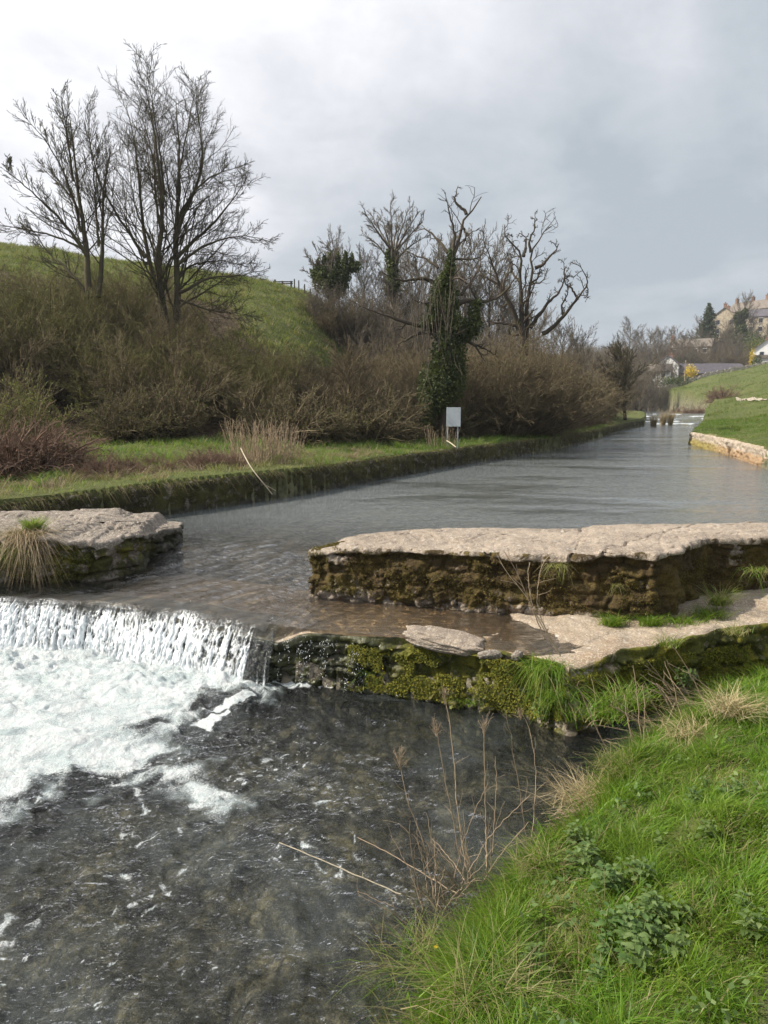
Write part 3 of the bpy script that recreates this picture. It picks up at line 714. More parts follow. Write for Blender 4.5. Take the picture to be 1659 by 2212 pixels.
# left pier
pf = [(-9,8.95), P(0,1253,-.13)[:2], P(150,1256,-.13)[:2], P(235,1250,-.13)[:2], P(300,1228,-.13)[:2], P(345,1205,-.13)[:2], P(384,1192,-.1)[:2], (-3.2,11.0), (-3.6,11.15), (-5,10.75), (-9,10.9)]
def ptop(x, y):
    xr = x+.12*(y-9); e = sstep(xr, -3.35, -3.2)
    return .40+.02*np.floor((x+9)*1.3)*0+.05*sstep(-x, 4.0, 4.15)+.04*sstep(y+.3*x, 8.75, 8.82)-.03*sstep(xr, -3.75, -3.7)-.13*e
def p_at(x, y, z, top, at):
    end = sstep(x+.10*(y-9), -3.35, -3.15)*(1-top)
    low_ = (1-top)*sstep(-z, -.10, .10)
    return {'moss': at['moss']*.85+.12*end-.1*top, 'mossy': .7*(1-top)*sstep(fbm(x*2, z*4+3, o=2), .12, .35)*(1-end), 'wet': np.clip(end*.8+low_*.3, 0, 1)}  # end term paints shade onto the end face through wet; low_ is damp
pier = block('stone_pier', pf, [(-8.5,9.9),(-4.0,9.9),(-3.5,10.3)], -.4, ptop, M_stone_grey, overhang=.05, depth=.11, seed=11, attrsf=p_at, nz=50, cw=.42, ch=.15, rings=60, rough=.045, capnoise=.032, joints=((-4.4, .3, 9.5), (-5.6, -.2, 9.5), (-3.75, .8, 9.8)))
tag(pier, 'mossy stone pier with stepped slab top left of the gap', 'stone pier')

moss_on(pier, 12000, .010, M_moss_g, -.10, .34, 2, lambda c: (c[:, 1] < 9.3) & (c[:, 0] > -6) & (c[:, 0] < -3.7))
# weir body: crest, wet mossy face, shelf and the curved wall on the right
wf = [tuple(p) for p in CREST]+[(1.55,5.98)]+LOWR+[(7.5,9.3),(3,9.0),(0,9.1),(-3,10.6),(-9.5,11.0)]
def wtop(x, y):
    base = -.178+.018*sstep(x, -.5, .1)-.13*sstep(-x, .75, 1.1)
    tcr = y-np.interp(x, CREST[:, 0], CREST[:, 1])
    base = base+.05*sstep(x+.12*fbm(x*2, y*2, o=3), 1.50, 2.1)+.10*sstep(x, 2.2, 4.5)
    base = base+.035*sstep(x-.6*(6.9-y)+.15*fbm(x*2.5, y*2.5, o=3), 1.50, 1.75)*sstep(y, 6.9, 7.05)
    base = base+.022*fbm(x*3.2, y*3.2, o=3)*sstep(x, -1.0, 0)*sstep(x, .4, 1.2)
    return base-.14*sstep(tcr, 1.6, 2.6)*(x < -.9)
def w_at(x, y, z, top, at):
    wetf = (1-top)*(1-sstep(x+.12*fbm(x*5, z*5, o=2), -.1, .35))*.95+(1-top)*.5*sstep(-z, .55, .7)+top*(1-sstep(x, 1.1, 1.8))*.05
    mo = np.where(top > .5, -.6+(x > 1.2)*.3, .95-.25*sstep(x, 1.4, 1.7)*(1-sstep(x, 1.9, 2.1))*2.2)
    return {'moss': mo, 'wet': np.clip(wetf, 0, 1), 'mossy': (1-top)*sstep(x, -.1, .3)*(.25+.75*sstep(fbm(x*2.2, z*3, o=3), -.3, .3)), 'tint': at['tint']*(1-top*.5), 'silt': top*sstep(x, -.95, -.2)*(1-sstep(x, 1.2, 1.5))*(1-sstep(z, -.155, -.125))*.9}
weir = block('weir', wf, [(-9.2,9.6),(-3.4,9.2),(-1,7.9),(1.4,7.4),(3,7.6),(6.8,8.6)], -1.3, wtop, M_weir, overhang=.0, depth=.07, seed=23, attrsf=w_at, nz=70, rings=90, step=.018, rough=.05, cw=.26, ch=.14, capnoise=.006)
tag(weir, 'low stone weir with mossy wet face and brown shelf', 'weir')
# moss cushions and trickles on the weir face: small leafy clumps
def face_pts(n, x0, x1, z0, z1, offr=(.0, .05)):
    fl = resample(np.array([tuple(p) for p in CREST]+[(1.55,5.98)]+LOWR), step=.01); tgf = norm(np.gradient(fl, axis=0)); nf = np.stack([tgf[:, 1], -tgf[:, 0]], 1)
    idx = np.where((fl[:, 0] > x0) & (fl[:, 0] < x1))[0]; k = rs.choice(idx, n); z = rs.uniform(z0, z1, n); o = rs.uniform(*offr, n)
    return np.stack([fl[k, 0]+nf[k, 0]*o, fl[k, 1]+nf[k, 1]*o, z], 1), np.stack([nf[k, 0], nf[k, 1], np.full(n, .5)], 1)
c, nn = face_pts(52000, -.35, 3.6, -.72, -.22)
keep = fbm(c[:, 0]*3.2, c[:, 2]*4+1, o=3)+.25*sstep(c[:, 0], 0, .5) > .12
c, nn = c[keep], nn[keep]
v_, q_, r_ = leafcards(c, .009, nrm=nn)
M_moss = leafy('yellow_green_moss', [(0,(.05,.06,.01)),(.45,(.12,.13,.015)),(.8,(.22,.21,.02)),(1,(.32,.28,.03))], .2, .8)
mo = obj('moss_cushions', mesh_np('moss_cushions', v_, q_, M_moss, attrs={'rnd': r_, 'dry': r_*0}), weir)

# white flecks on the wet face: running drops and its painted glisten
c, nn = face_pts(1000, -1.15, -.15, -.74, -.20, (.03, .07)); k = fbm(c[:, 0]*7, c[:, 2]*1.2+2, o=2) > .02; c = c[k]
v_, q_, r_ = leafcards(c, .005); v_[:, 2] = np.repeat(c[:, 2], 4)+(v_[:, 2]-np.repeat(c[:, 2], 4))*2.2
o = obj('trickle_glints', mesh_np('trickle_glints', v_, q_, M_fall, attrs={'white': np.ones(len(v_))*.8})); tag(o, 'white flecks for trickling drops and painted glints on the dark wet weir face', None, None, 'stuff')
# pale boulder on the crest
def rock(name, c, size, m, seed, label, flat=.5, rz=0, tilt=0.0, nu=90, nv=60, group=None, cat='rock', ytilt=0.0):
    th = np.linspace(0, 2*pi, nu, endpoint=False)[None]; ph = np.linspace(-pi/2, pi/2, nv)[:, None]
    x = np.cos(ph)*np.cos(th); y = np.cos(ph)*np.sin(th); z = np.sin(ph)+0*th
    pw = lambda a: np.sign(a)*np.abs(a)**.72
    x, y, z = pw(x), pw(y), pw(z)
    r = 1+.16*fbm(x*1.5+seed, y*1.5, z*1.5+.3, o=3)+.05*fbm(x*6+seed, y*6, z*6+.3, o=3)
    pts = np.stack([x*r*size[0], y*r*size[1], z*r*size[2]], -1)
    o = obj(name, mesh_np(name, pts, grid_quads(nv, nu, True), m, attrs={'tint': np.clip(fbm(x*2, y*2, z*2+.2, o=2), 0, 1), 'moss': np.full(x.shape, -.5), 'mossy': x*0, 'wet': x*0}))
    o.location = c; o.rotation_euler = (tilt, ytilt, rz); tag(o, label, cat, group); return o
rock('crest_rock', (.62, 6.60, -.155), (.42, .19, .085), M_stone, 4.4, 'pale pink wedge of rock lying on the weir crest', rz=-.22, ytilt=.14)
rock('corner_rock', tuple(P(1258,1462,-.28)+np.array([0,.12,0])), (.17, .17, .13), M_stone_grey, 9.1, 'knobbly grey block jutting at the corner of the mossy weir', rz=.4)
rock('corner_rock', tuple(P(1272,1488,-.42)+np.array([0,.16,0])), (.15, .14, .10), M_stone_grey, 14.1, 'lower grey lump of stone beneath the corner block', rz=1.0)
for i, (x, y, s_, rz) in enumerate([(1060,1418,.11,.2),(1120,1420,.08,1.0)]):
    rock('rim_stone', tuple(P(x, y, -.135)+np.array([0,.05,0])), (s_, s_*.5, .035), M_stone_grey, 20+i*3.3, ['wider flat pale chip along the rim of the shelf', 'smaller flat pale chip on the shelf rim by the hanging grass'][i], rz=rz, nu=50, nv=30)
for i, (x, y, s_) in enumerate([(935,1205,.06),(1185,1285,.17),(1000,1260,.12)]):
    pass

# left bank wall
def strip_wall(name, line, zt, m, label, n_step, nz=26, thick=.5, seed=1, moss=.6, depth=.06, mossy=.2, dirn=1, cw=.35):
    ln = resample(smooth_line(line, 2), step=n_step); n = len(ln); tg = norm(np.gradient(ln, axis=0)); nr = np.stack([tg[:, 1], -tg[:, 0]], 1)*dirn
    arc = np.arange(n)*n_step; ztv = zt(ln[:, 0], ln[:, 1])
    vs = np.linspace(0, 1, nz)[:, None]; zb = np.where(ln[:, 1] > 74, water_far(ln[:, 1])-.3, -.4)
    Zs = zb[None]+(ztv-zb)[None]*vs
    A = np.broadcast_to(arc[None], Zs.shape); rel, rr, r2 = masonry(A, Zs, cw, .12, seed)
    ns = fbm(A*4, Zs*5, seed+.3, o=4)
    off = .03+depth*rel*(.3+rr)+.05*ns+.05*perlin(arc*.5, seed)[None]-.04*sstep(vs, .93, 1)
    sx = ln[None, :, 0]+nr[None, :, 0]*off; sy = ln[None, :, 1]+nr[None, :, 1]*off
    t = np.linspace(0, 1, 13)[1:][:, None]
    tx = sx[-1][None]-nr[None, :, 0]*thick*t; ty = sy[-1][None]-nr[None, :, 1]*thick*t
    tz = ztv[None]+.03*fbm(tx*2, ty*2, seed+.2, o=3)+.01-.05*(t > .95)
    VX = np.concatenate([sx, tx]); VY = np.concatenate([sy, ty]); VZ = np.concatenate([Zs, tz]); top = np.concatenate([sx*0, tx*0+1])
    at = {'tint': np.concatenate([r2, tx*0+.3]), 'moss': np.where(top > .5, .75, moss), 'mossy': np.where(top > .5, .8, mossy*sstep(np.concatenate([fbm(A*.6, Zs*2, o=2), tx*0]), 0, .4)), 'wet': np.concatenate([1-sstep(Zs, .03, .16), tx*0])*.7}
    o = obj(name, mesh_np(name, np.stack([VX, VY, VZ], -1), grid_quads(VX.shape[0], n), m, attrs=at)); tag(o, label, 'retaining wall'); return o
lwz = lambda x, y: .60-.10*sstep(-x, 4, 6.5)+.02*fbm(x*.8, y*.8, o=2)
strip_wall('bank_wall', LW, lwz, M_stone_dark, 'dark mossy retaining wall along the far left bank', .04, seed=31, mossy=.08, moss=.85, depth=.035)
bank_wall0 = bpy.data.objects['bank_wall']; moss_on(bank_wall0, 26000, .022, M_darkmoss, .05, .62, 3, lambda c: c[:, 1] < 50)
rwz = lambda x, y: .66+.05*sstep(-y, -30, -24)*0+np.clip((y-24)/13, 0, 1)*.03
RWl = RB[(RB[:, 1] < 39) & (RB[:, 1] > 9.4)][::-1]
def pale_at(): pass
rwall = strip_wall('bank_wall', RWl, lambda x, y: .68+0*x, M_stone_pale, 'pale limestone retaining wall with ochre foot on the right bank', .05, seed=41, moss=.15, depth=.07, cw=.45, mossy=0, dirn=-1)
me = rwall.data; co = np.empty(len(me.vertices)*3, np.float32); me.vertices.foreach_get('co', co); co = co.reshape(-1, 3)
oc = me.attributes.new('ochre', 'FLOAT', 'POINT'); oc.data.foreach_set('value', (1-sstep(co[:, 2]+.08*fbm(co[:, 1]*1.2, co[:, 2]*3, o=3), .26, .42)).astype(np.float32))
nt_ = M_stone_pale.node_tree; pb = [n_ for n_ in nt_.nodes if n_.type == 'BSDF_PRINCIPLED'][0]; gg = G(nt_)
src = pb.inputs['Base Color'].links[0].from_socket
yl = gg.ramp(gg.noise(None, 3.0, 3), .45, .6)
oc_c = gg.mix(gg.ramp(gg.n('ShaderNodeSeparateXYZ', ins={0: [n_ for n_ in nt_.nodes if n_.type == 'NEW_GEOMETRY'][0].outputs['Position']}).outputs[1], 29, 35), (.34,.22,.12), (.26,.21,.05))
nt_.links.new(gg.mix(gg.math('MULTIPLY', gg.attr('ochre'), .85), src, oc_c), pb.inputs['Base Color'])

# ================================================================ grass
def scatter(n, x0, x1, y0, y1, cond):
    x = rs.uniform(x0, x1, n); y = rs.uniform(y0, y1, n); k = cond(x, y); return x[k], y[k]
def grass_obj(name, parts, m, label):
    v, q, r, a, d = join(parts)
    o = obj(name, mesh_np(name, v, q, m, attrs={'rnd': r, 'dry': d})); tag(o, label, 'grass' if False else None, None, 'stuff'); return o
def gblades(x, y, h, wd, dryf, lean=.5, droop=.6, dirn=None, seg=3, sink=.01):
    z = gz(x, y)-sink; v, q, r, a = blades(np.stack([x, y, z], 1), h, wd, lean, dirn, droop, seg=seg)
    d = np.repeat(dryf, 2*(seg+1)); d = np.clip(d, 0, 1); return v, q, r, a, d
# foreground bank
x, y = scatter(330000, -.8, 4.6, 1.9, 7.2, lambda x, y: (bank_d(x, y) > -.03) & (np.abs(x/y) < .60) & (y < np.interp(x, FRONT[:, 0], FRONT[:, 1])+.0))
d = bank_d(x, y); dens = np.clip(1.25-.13*y, .35, 1); tuft = fbm(x*3.4, y*3.4, o=3)
k = rs.random(len(x)) < dens*np.clip(.75+.6*tuft, .15, 1); x, y, d, tuft = x[k], y[k], d[k], tuft[k]
hh = (.055+.10*np.clip(tuft+.30, 0, 1.3)+.10*(1-sstep(d, .1, .5)))*rs.uniform(.6, 1.35, len(x))
dryz = np.clip(sstep(fbm(x*1.6+7, y*1.6, o=3), .22, .6)*.7+.55*(1-sstep(d, .0, .22)), 0, 1)
dry = (rs.random(len(x)) < .05+.60*dryz)*rs.uniform(.4, 1, len(x))
edir = np.stack([-(1-sstep(d, 0, .4))*1.5, -(1-sstep(d, 0, .4))*.5, d*0], 1)+np.stack([np.full(len(x), .25), -.2+0*x, 0*x], 1)+.6*np.stack([fbm(x*2.3, y*2.3, o=2), fbm(x*2.3+9, y*2.3, o=2), 0*x], 1)
fg = grass_obj('bank_grass', [gblades(x, y, hh, .0050*rs.uniform(.5, 2.0, len(x)), dry, .45, .65, edir)], M_grass, 'lush green grass covering the near bank')
print('fg blades', len(x))
# left bank flat
def leftflat(x, y):
    return (~inpoly(x, y, RIVER)) & (x < np.interp(y, LB[:, 1], LB[:, 0])-.02) & (behind_foot(x, y) < 1.0) & (np.abs(x/y) < .62)
x, y = scatter(420000, -18, 20, 9, 60, leftflat)
dl = linedist(x, y, LW); tuft = fbm(x*1.3, y*1.3, o=3); k = rs.random(len(x)) < np.clip(22/y, .2, 1)**1.2*np.clip(.85+.6*tuft, .2, 1); x, y, dl, tuft = x[k], y[k], dl[k], tuft[k]
hh = (.08+.26*np.clip(tuft+.15, 0, 1))*rs.uniform(.5, 1.4, len(x))*(1-.5*(1-sstep(dl, .1, .8)))
dzone = sstep(x+.5*y, -2.5, 1.5)*0+(1-sstep(dl+1.2*fbm(x*.6, y*.6, o=3), .6, 2.6))*sstep(-x, -.5, 2.5)*.9+.15+.35*sstep(behind_foot(x, y), -1.5, .5)+.30*sstep(x, 2, 10)
dry = (rs.random(len(x)) < dzone)*rs.uniform(.3, 1, len(x))
M_grass_bank = leafy('meadow_blades', [(0,(.042,.12,.014)),(.4,(.075,.19,.02)),(.8,(.12,.25,.03)),(1,(.22,.28,.07))], .45, .6, (.34,.26,.17))
grass_obj('meadow_grass', [gblades(x, y, hh, .013*np.clip(y/18, .8, 2.5)*rs.uniform(.6, 1.4, len(x)), dry, .5, .7, seg=2)], M_grass_bank, 'tufted green grass with dry patches on the left bank')
print('left', len(x))
def hillc(x, y):
    t = x/y; return (y > np.where(t > -.2, 36, 42)) & (t < -.01) & (t > -.62)
def rightc_(x, y):
    return (~inpoly(x, y, RIVER)) & (x > np.interp(y, RB[::-1, 1], RB[::-1, 0])+.3) & (x/y < .62) & (x > 0)
def tussocks(name, n, x0, x1, y0, y1, cond, nb, h, wd, Rr, dryp, m, label, droop=.9, dirf=None):
    cx, cy = scatter(n, x0, x1, y0, y1, cond); k = len(cx); hs = h*rs.uniform(.6, 1.5, k); dp = np.clip(dryp*rs.uniform(0, 2.2, k), 0, 1); rr = Rr*rs.uniform(.6, 1.4, k)
    ii = np.repeat(np.arange(k), nb); dx = rs.normal(size=(len(ii), 2))*rr[ii][:, None]*.5; x = cx[ii]+dx[:, 0]; y = cy[ii]+dx[:, 1]
    dirn = np.stack([dx[:, 0]/rr[ii]*1.6, dx[:, 1]/rr[ii]*1.6, 0*x], 1); cd = rs.normal(size=(k, 2))*.5; dirn[:, :2] += cd[ii]
    if dirf is not None: dirn = dirn+dirf(x, y)
    hue = rs.random(k)
    g_ = gblades(x, y, hs[ii]*rs.uniform(.5, 1.15, len(ii)), wd*rs.uniform(.6, 1.4, len(ii)), (rs.random(len(ii)) < dp[ii])*rs.uniform(.4, 1, len(ii)), .45, droop, dirn)
    g_ = (g_[0], g_[1], np.clip(g_[2]*.45+np.repeat(hue[ii], 8)*.6-.02, 0, 1), g_[3], g_[4])
    return grass_obj(name, [g_], m, label)
tussocks('grass_tussocks', 900, -18, 18, 10, 45, leftflat, 70, .26, .013, .17, .30, M_grass_bank, 'taller grass tussocks standing in the left bank meadow')
tussocks('grass_tussocks', 2600, -40, 4, 34, 75, hillc, 26, .40, .035, .35, .40, M_grass_far, 'coarse tussocks on the left hillside pasture', .8)
tussocks('grass_tussocks', 1500, 14, 95, 24, 165, lambda x, y: rightc_(x, y), 24, .34, .04, .5, .25, M_grass_far, 'coarse tussocks in the field on the right', .8)
tussocks('long_grass', 560, -.6, 4.4, 1.8, 6.4, lambda x, y: (bank_d(x, y) > .02) & (np.abs(x/y) < .62), 85, .15, .0058, .11, .08, M_grass, 'long drooping grass tufts over the near bank', 1.0, lambda x, y: np.stack([.5+0*x, -.5+0*x, 0*x], 1))
tussocks('bank_edge_grass', 150, -1.2, 4.4, .8, 6.6, lambda x, y: (np.abs(bank_d(x, y)-.05) < .10), 110, .22, .005, .09, .62, M_grass, 'straw and green grass leaning out over the water from the near bank', 1.1, lambda x, y: np.stack([-1.2+0*x, -.2+0*x, 0*x], 1))
tussocks('dead_grass', 420, -9, 3, 9.5, 22, lambda x, y: leftflat(x, y) & (linedist(x, y, LW) < 2.6) & (linedist(x, y, LW) > .35) & (fbm(x*.7, y*.7, o=2) > -.25), 60, .20, .011, .22, 1.1, leafy('dead_blades', [(0,(.16,.11,.07)),(.5,(.27,.20,.13)),(1,(.38,.30,.21))], .25, .8, (.30,.22,.16)), 'pinkish dead grass and weeds along the left bank behind the wall', 1.2)
tussocks('hanging_tufts', 70, -9, 16, 9.5, 50, lambda x, y: (linedist(x, y, LW) < .22), 120, .20, .010, .16, .65, M_grass_bank, 'rough tufts leaning over the left bank wall', 1.2, lambda x, y: np.stack([1.0+0*x, -.8+0*x, 0*x], 1))
# fringe hanging over the left wall
ln = resample(smooth_line(LW, 2), step=.004); ln = ln[ln[:, 1] < 62]; tgl = norm(np.gradient(ln, axis=0)); nl = np.stack([tgl[:, 1], -tgl[:, 0]], 1)
kk = rs.choice(len(ln), 4200, p=(lambda w_: w_/w_.sum())(np.clip(20/ln[:, 1], 0, 2)*(.15+np.clip(fbm(ln[:, 0]*1.1, ln[:, 1]*1.1, o=3)+.25, 0, 1))))
p = np.stack([ln[kk, 0], ln[kk, 1], lwz(ln[kk, 0], ln[kk, 1])-.02], 1); o_ = rs.uniform(-.25, .12, len(kk)); p[:, :2] += nl[kk]*o_[:, None]; p[:, 2] -= np.clip(o_, 0, 1)*.5
hang = rs.random(len(kk)) < .38
dd = np.zeros((len(kk), 3)); dd[:, :2] = nl[kk]*3.0
v1, q1, r1, a1 = blades(p[hang], rs.uniform(.15, .34, hang.sum()), .010, .35, dd[hang], 1.7); pz = np.repeat(p[hang, 2], 8)
v1[:, 2] = np.where(a1 > .4, v1[:, 2]-(a1-.4)*.42*np.repeat(rs.uniform(.2, 1.2, hang.sum()), 8), v1[:, 2])
v2, q2, r2, a2 = blades(p[~hang], rs.uniform(.05, .14, (~hang).sum()), .010, .5, None, .6)
v, q, r, a, dr = join([(v1, q1, r1, a1, (np.repeat(rs.random(hang.sum()), 8) < .75)*.75), (v2, q2, r2, a2, (np.repeat(rs.random((~hang).sum()), 8) < .3)*.6)])
M_fringe = leafy('fringe_blades', [(0,(.04,.06,.014)),(.4,(.07,.09,.022)),(.8,(.12,.12,.04)),(1,(.17,.15,.07))], .15, .8, (.17,.125,.08))
o = obj('fringe_grass', mesh_np('fringe_grass', v, q, M_fringe, attrs={'rnd': r, 'dry': dr})); tag(o, 'matted grass hanging over the left retaining wall', None, None, 'stuff')
# hillside pasture
x, y = scatter(190000, -45, 6, 36, 80, hillc); tuft = fbm(x*.8, y*.8, o=3); k = rs.random(len(x)) < np.clip(.6+1.0*tuft, .05, 1); x, y, tuft = x[k], y[k], tuft[k]
grass_obj('hillside_grass', [gblades(x, y, .16+.22*np.clip(tuft, 0, 1)*rs.random(len(x)), .035, (rs.random(len(x)) < .3)*.8, .6, .6, seg=2)], M_grass_far, 'rough tussocky pasture grass on the left hillside')
# right bank and field
def rightc(x, y):
    return (~inpoly(x, y, RIVER)) & (x > np.interp(y, RB[::-1, 1], RB[::-1, 0])+.02) & (x/y < .62) & (x > 0)
x, y = scatter(260000, 12, 110, 22, 172, lambda x, y: rightc(x, y)); k = rs.random(len(x)) < np.clip(30/y, .1, 1)+.0; x, y = x[k], y[k]
x2, y2 = scatter(60000, 12, 28, 22, 52, rightc); x = np.r_[x, x2]; y = np.r_[y, y2]
hh = np.clip(y/300, .06, .32)*rs.uniform(.5, 1.3, len(x))*(1+np.clip(fbm(x*.5, y*.5, o=3), -.4, 1)); dry = (rs.random(len(x)) < .04+.40*sstep(y, 60, 130)*sstep(fbm(x*.12, y*.12, o=3), -.2, .4))*.7
M_grass_field = leafy('field_blades', [(0,(.05,.12,.014)),(.4,(.075,.165,.02)),(.8,(.11,.20,.03)),(1,(.16,.22,.05))], .45, .6, (.26,.22,.10))
grass_obj('field_grass', [gblades(x, y, hh, np.clip(y/2200, .012, .08), dry, .45, .6, seg=2)], M_grass_field, 'short green grass of the sloping field on the right')
ground_g = ground

# ================================================================ bare trees
def c1(*pts): return [(x/2, 52+y/2) for x, y in pts]                       # enlargement of the left trees -> picture
def c2(*pts): return [(605+x/2.4, 345.6+y/2.4) for x, y in pts]
def limb(px, Y, r0, r1, n=18, ybow=0.0, wob=.05, cut=1.0):
    pts = np.array([W(x, y, Y) for x, y in px]); pts = resample(smooth_line(pts, 2), 60)[:int(60*cut)]; pts = resample(pts, n)
    t = np.linspace(0, 1, n); pts[:, 1] += ybow*t**1.2
    pts[1:] += rs.normal(size=(n-1, 3))*wob*.3
    return pts, .86*r0*(1-t)**1.15+r1
def tree_from_limbs(name, limbs, Y, spec, m, trunk_m=None, loc=None, cut=1.0):
    """limbs: (pixels, r0, r1, ybow). spec: list of kids() arguments per level. Returns root empty with trunk + crown."""
    tr = Tubes(); cr = Tubes(); P_, R_ = [], []
    for px, r0, r1, yb in limbs:
        p, r = limb(px, Y, r0, r1, 18, yb, cut=cut); P_.append(p); R_.append(r)
    P_ = np.array(P_); R_ = np.array(R_); tr.add(P_, R_, 7)
    cur = (P_, R_); ends = []
    for i, sp in enumerate(spec):
        cur = kids(cur[0], cur[1], **sp); cr.add(cur[0], cur[1], 4 if i == 0 else 3)
        ends.append(cur[0][:, -1])
    base = P_[0][0].copy() if loc is None else np.array(loc)
    root = empty(name, tuple(base))
    for nm, tb in (('trunk', tr), ('crown', cr)):
        for k_ in range(len(tb.v)): tb.v[k_] = tb.v[k_]-base
        o = obj(nm, tb.mesh(name+'_'+nm, m if nm == 'crown' else (trunk_m or m)), root); kid(o, root)
    return root, P_, cur
YT = 30
L1 = [ (c1((765,1420),(762,1330),(765,1150),(752,900),(770,600),(742,300),(735,112)), .20,.012, .5),
       (c1((735,1400),(715,1260),(692,1100),(690,980),(722,870),(700,600),(680,400),(598,135)), .19,.012,-.8),
       (c1((725,1380),(690,1200),(625,1000),(592,800),(572,600),(505,300),(432,120)), .15,.010, 1.2),
       (c1((755,930),(790,840),(850,740),(900,600),(872,350),(888,185)), .10,.008,-1.2),
       (c1((765,1010),(830,930),(900,860),(1000,700),(1078,525)), .09,.007, 1.5),
       (c1((775,1160),(830,1140),(920,1095),(1050,1105),(1190,1075)), .08,.006,-1.0),
       (c1((772,1035),(860,960),(960,915),(1100,895),(1205,965)), .075,.006, .8),
       (c1((755,880),(800,800),(865,725),(965,680),(1145,665)), .075,.006,-1.6),
       (c1((628,1010),(560,900),(500,800),(440,690),(400,310)), .075,.006,-1.0),
       (c1((700,900),(660,760),(640,560),(560,330),(520,170)), .07,.006, 1.6),
       (c1((766,740),(772,620),(800,450),(820,300),(828,150)), .06,.006, .6),
       (c1((760,1120),(800,1040),(900,1000),(1010,1010),(1110,1040)), .06,.005, 1.6),
       (c1((770,1190),(830,1210),(930,1250),(1050,1260),(1180,1300)), .06,.005, -1.4),
       (c1((690,1060),(650,940),(560,780),(520,560),(470,330)), .06,.006, 1.2),
       (c1((712,740),(706,620),(690,420),(670,260),(680,110)), .055,.006, -1.2)]
SP = [dict(K=26, t0=.14, t1=.99, ang=.74, ratio=.46, rr=.30, n=10, wob=.06, up=.03, taper=.66, rmin=.0095, lmax=3.5),
      dict(K=10, t0=.10, t1=1., ang=.66, ratio=.38, rr=.5, n=6, wob=.08, up=.03, taper=.5, rmin=.0062, lmax=1.2),
      dict(K=5, t0=.15, t1=1., ang=.5, ratio=.55, rr=.7, n=4, wob=.09, up=.02, taper=.4, rmin=.0045, lmax=.5)]
t1_, lp1, _ = tree_from_limbs('bare_tree', L1, YT, SP, M_bark, cut=.88)
tag(t1_, 'tallest bare tree with several dark stems fanning out above the left thicket', 'tree')
L2 = [ (c1((385,1180),(378,1080),(360,900),(332,750),(302,560),(290,400),(222,265),(172,235)), .15,.010, .5),
       (c1((375,1000),(335,930),(290,870),(170,740),(50,640),(0,620)), .09,.007,-1.0),
       (c1((385,1185),(320,1100),(255,1030),(180,980),(85,850),(0,795)), .09,.007, 1.0),
       (c1((425,1180),(432,1050),(420,850),(400,700),(432,375)), .12,.008, 1.4),
       (c1((364,940),(350,850),(300,750),(230,680),(112,570),(62,485)), .07,.007, 1.5),
       (c1((318,680),(310,590),(306,470),(300,300),(330,282)), .06,.006,-.8),
       (c1((350,900),(338,800),(300,640),(230,520),(150,430),(140,345)), .06,.006,-1.2),
       (c1((426,960),(410,800),(380,600),(350,460),(370,330)), .06,.006, .8),
       (c1((370,980),(300,940),(170,905),(60,900),(-60,850)), .055,.006,-1.4),
       (c1((50,640),(40,600),(36,560)), .02,.006,0)]
SP2 = [dict(K=22, t0=.18, t1=.99, ang=.68, ratio=.38, rr=.32, n=9, wob=.055, up=.06, taper=.66, rmin=.0105, lmax=2.6),
       dict(K=9, t0=.12, t1=1., ang=.58, ratio=.40, rr=.5, n=6, wob=.07, up=.07, taper=.5, rmin=.007, lmax=1.0),
       dict(K=3, t0=.15, t1=1., ang=.5, ratio=.5, rr=.7, n=4, wob=.08, up=.10, taper=.4, rmin=.007, lmax=.4)]
t2_, _, _ = tree_from_limbs('bare_tree', L2, 29, SP2, M_bark, cut=.88)
tag(t2_, 'sparser bare tree leaning over the thicket at the far left edge', 'tree')

# ivy covered dead tree by the board
YI = 29
LI = [ (c2((850,1400),(865,1150),(868,900),(862,700),(888,480),(935,430),(930,340),(965,280),(1010,255),(1045,195)), .34,.02,0),
       (c2((965,280),(942,240),(900,222),(925,130)), .07,.012,.2),
       (c2((800,640),(760,615),(700,618),(620,640),(520,590)), .10,.012,-.6),
       (c2((840,720),(790,735),(740,760),(690,742)), .08,.012,-1.0),
       (c2((760,860),(660,850),(560,820),(440,780)), .11,.014,-.8),
       (c2((780,900),(740,890),(650,940),(590,985)), .10,.012,-1.4),
       (c2((930,920),(960,930),(1010,970),(1050,1052)), .09,.012,-.8),
       (c2((1000,960),(1050,975),(1112,1030)), .05,.01,-.9),
       (c2((900,760),(980,720),(1030,742),(1130,722),(1200,640),(1240,560)), .11,.012,-.6),
       (c2((1030,735),(990,690),(972,655)), .06,.012,-.6),
       (c2((870,480),(830,420),(760,330),(700,350)), .08,.01,.8),
       (c2((900,470),(905,380),(870,290),(850,190)), .07,.01,-.6),
       (c2((900,470),(960,400),(1000,350),(1060,330)), .05,.01,1.0),
       (c2((820,560),(760,500),(700,470),(650,430)), .06,.01,1.2),
       (c2((940,700),(1010,600),(1060,520),(1050,420)), .07,.01,1.0),
       (c2((940,340),(970,385),(940,460)), .045,.02,-.2)]
SPI = [dict(K=6, t0=.25, t1=1., ang=.8, ratio=.22, rr=.45, n=6, wob=.24, up=.05, taper=.3, rmin=.014, lmax=1.3),
       dict(K=4, t0=.2, t1=1., ang=.8, ratio=.5, rr=.6, n=4, wob=.25, up=.05, taper=.3, rmin=.009, lmax=.6)]
ti_, _, _ = tree_from_limbs('ivy_clad_tree', LI, YI, SPI, M_deadwood)
tag(ti_, 'dead tree with twisted top wrapped in dark ivy behind the blank board', 'tree')
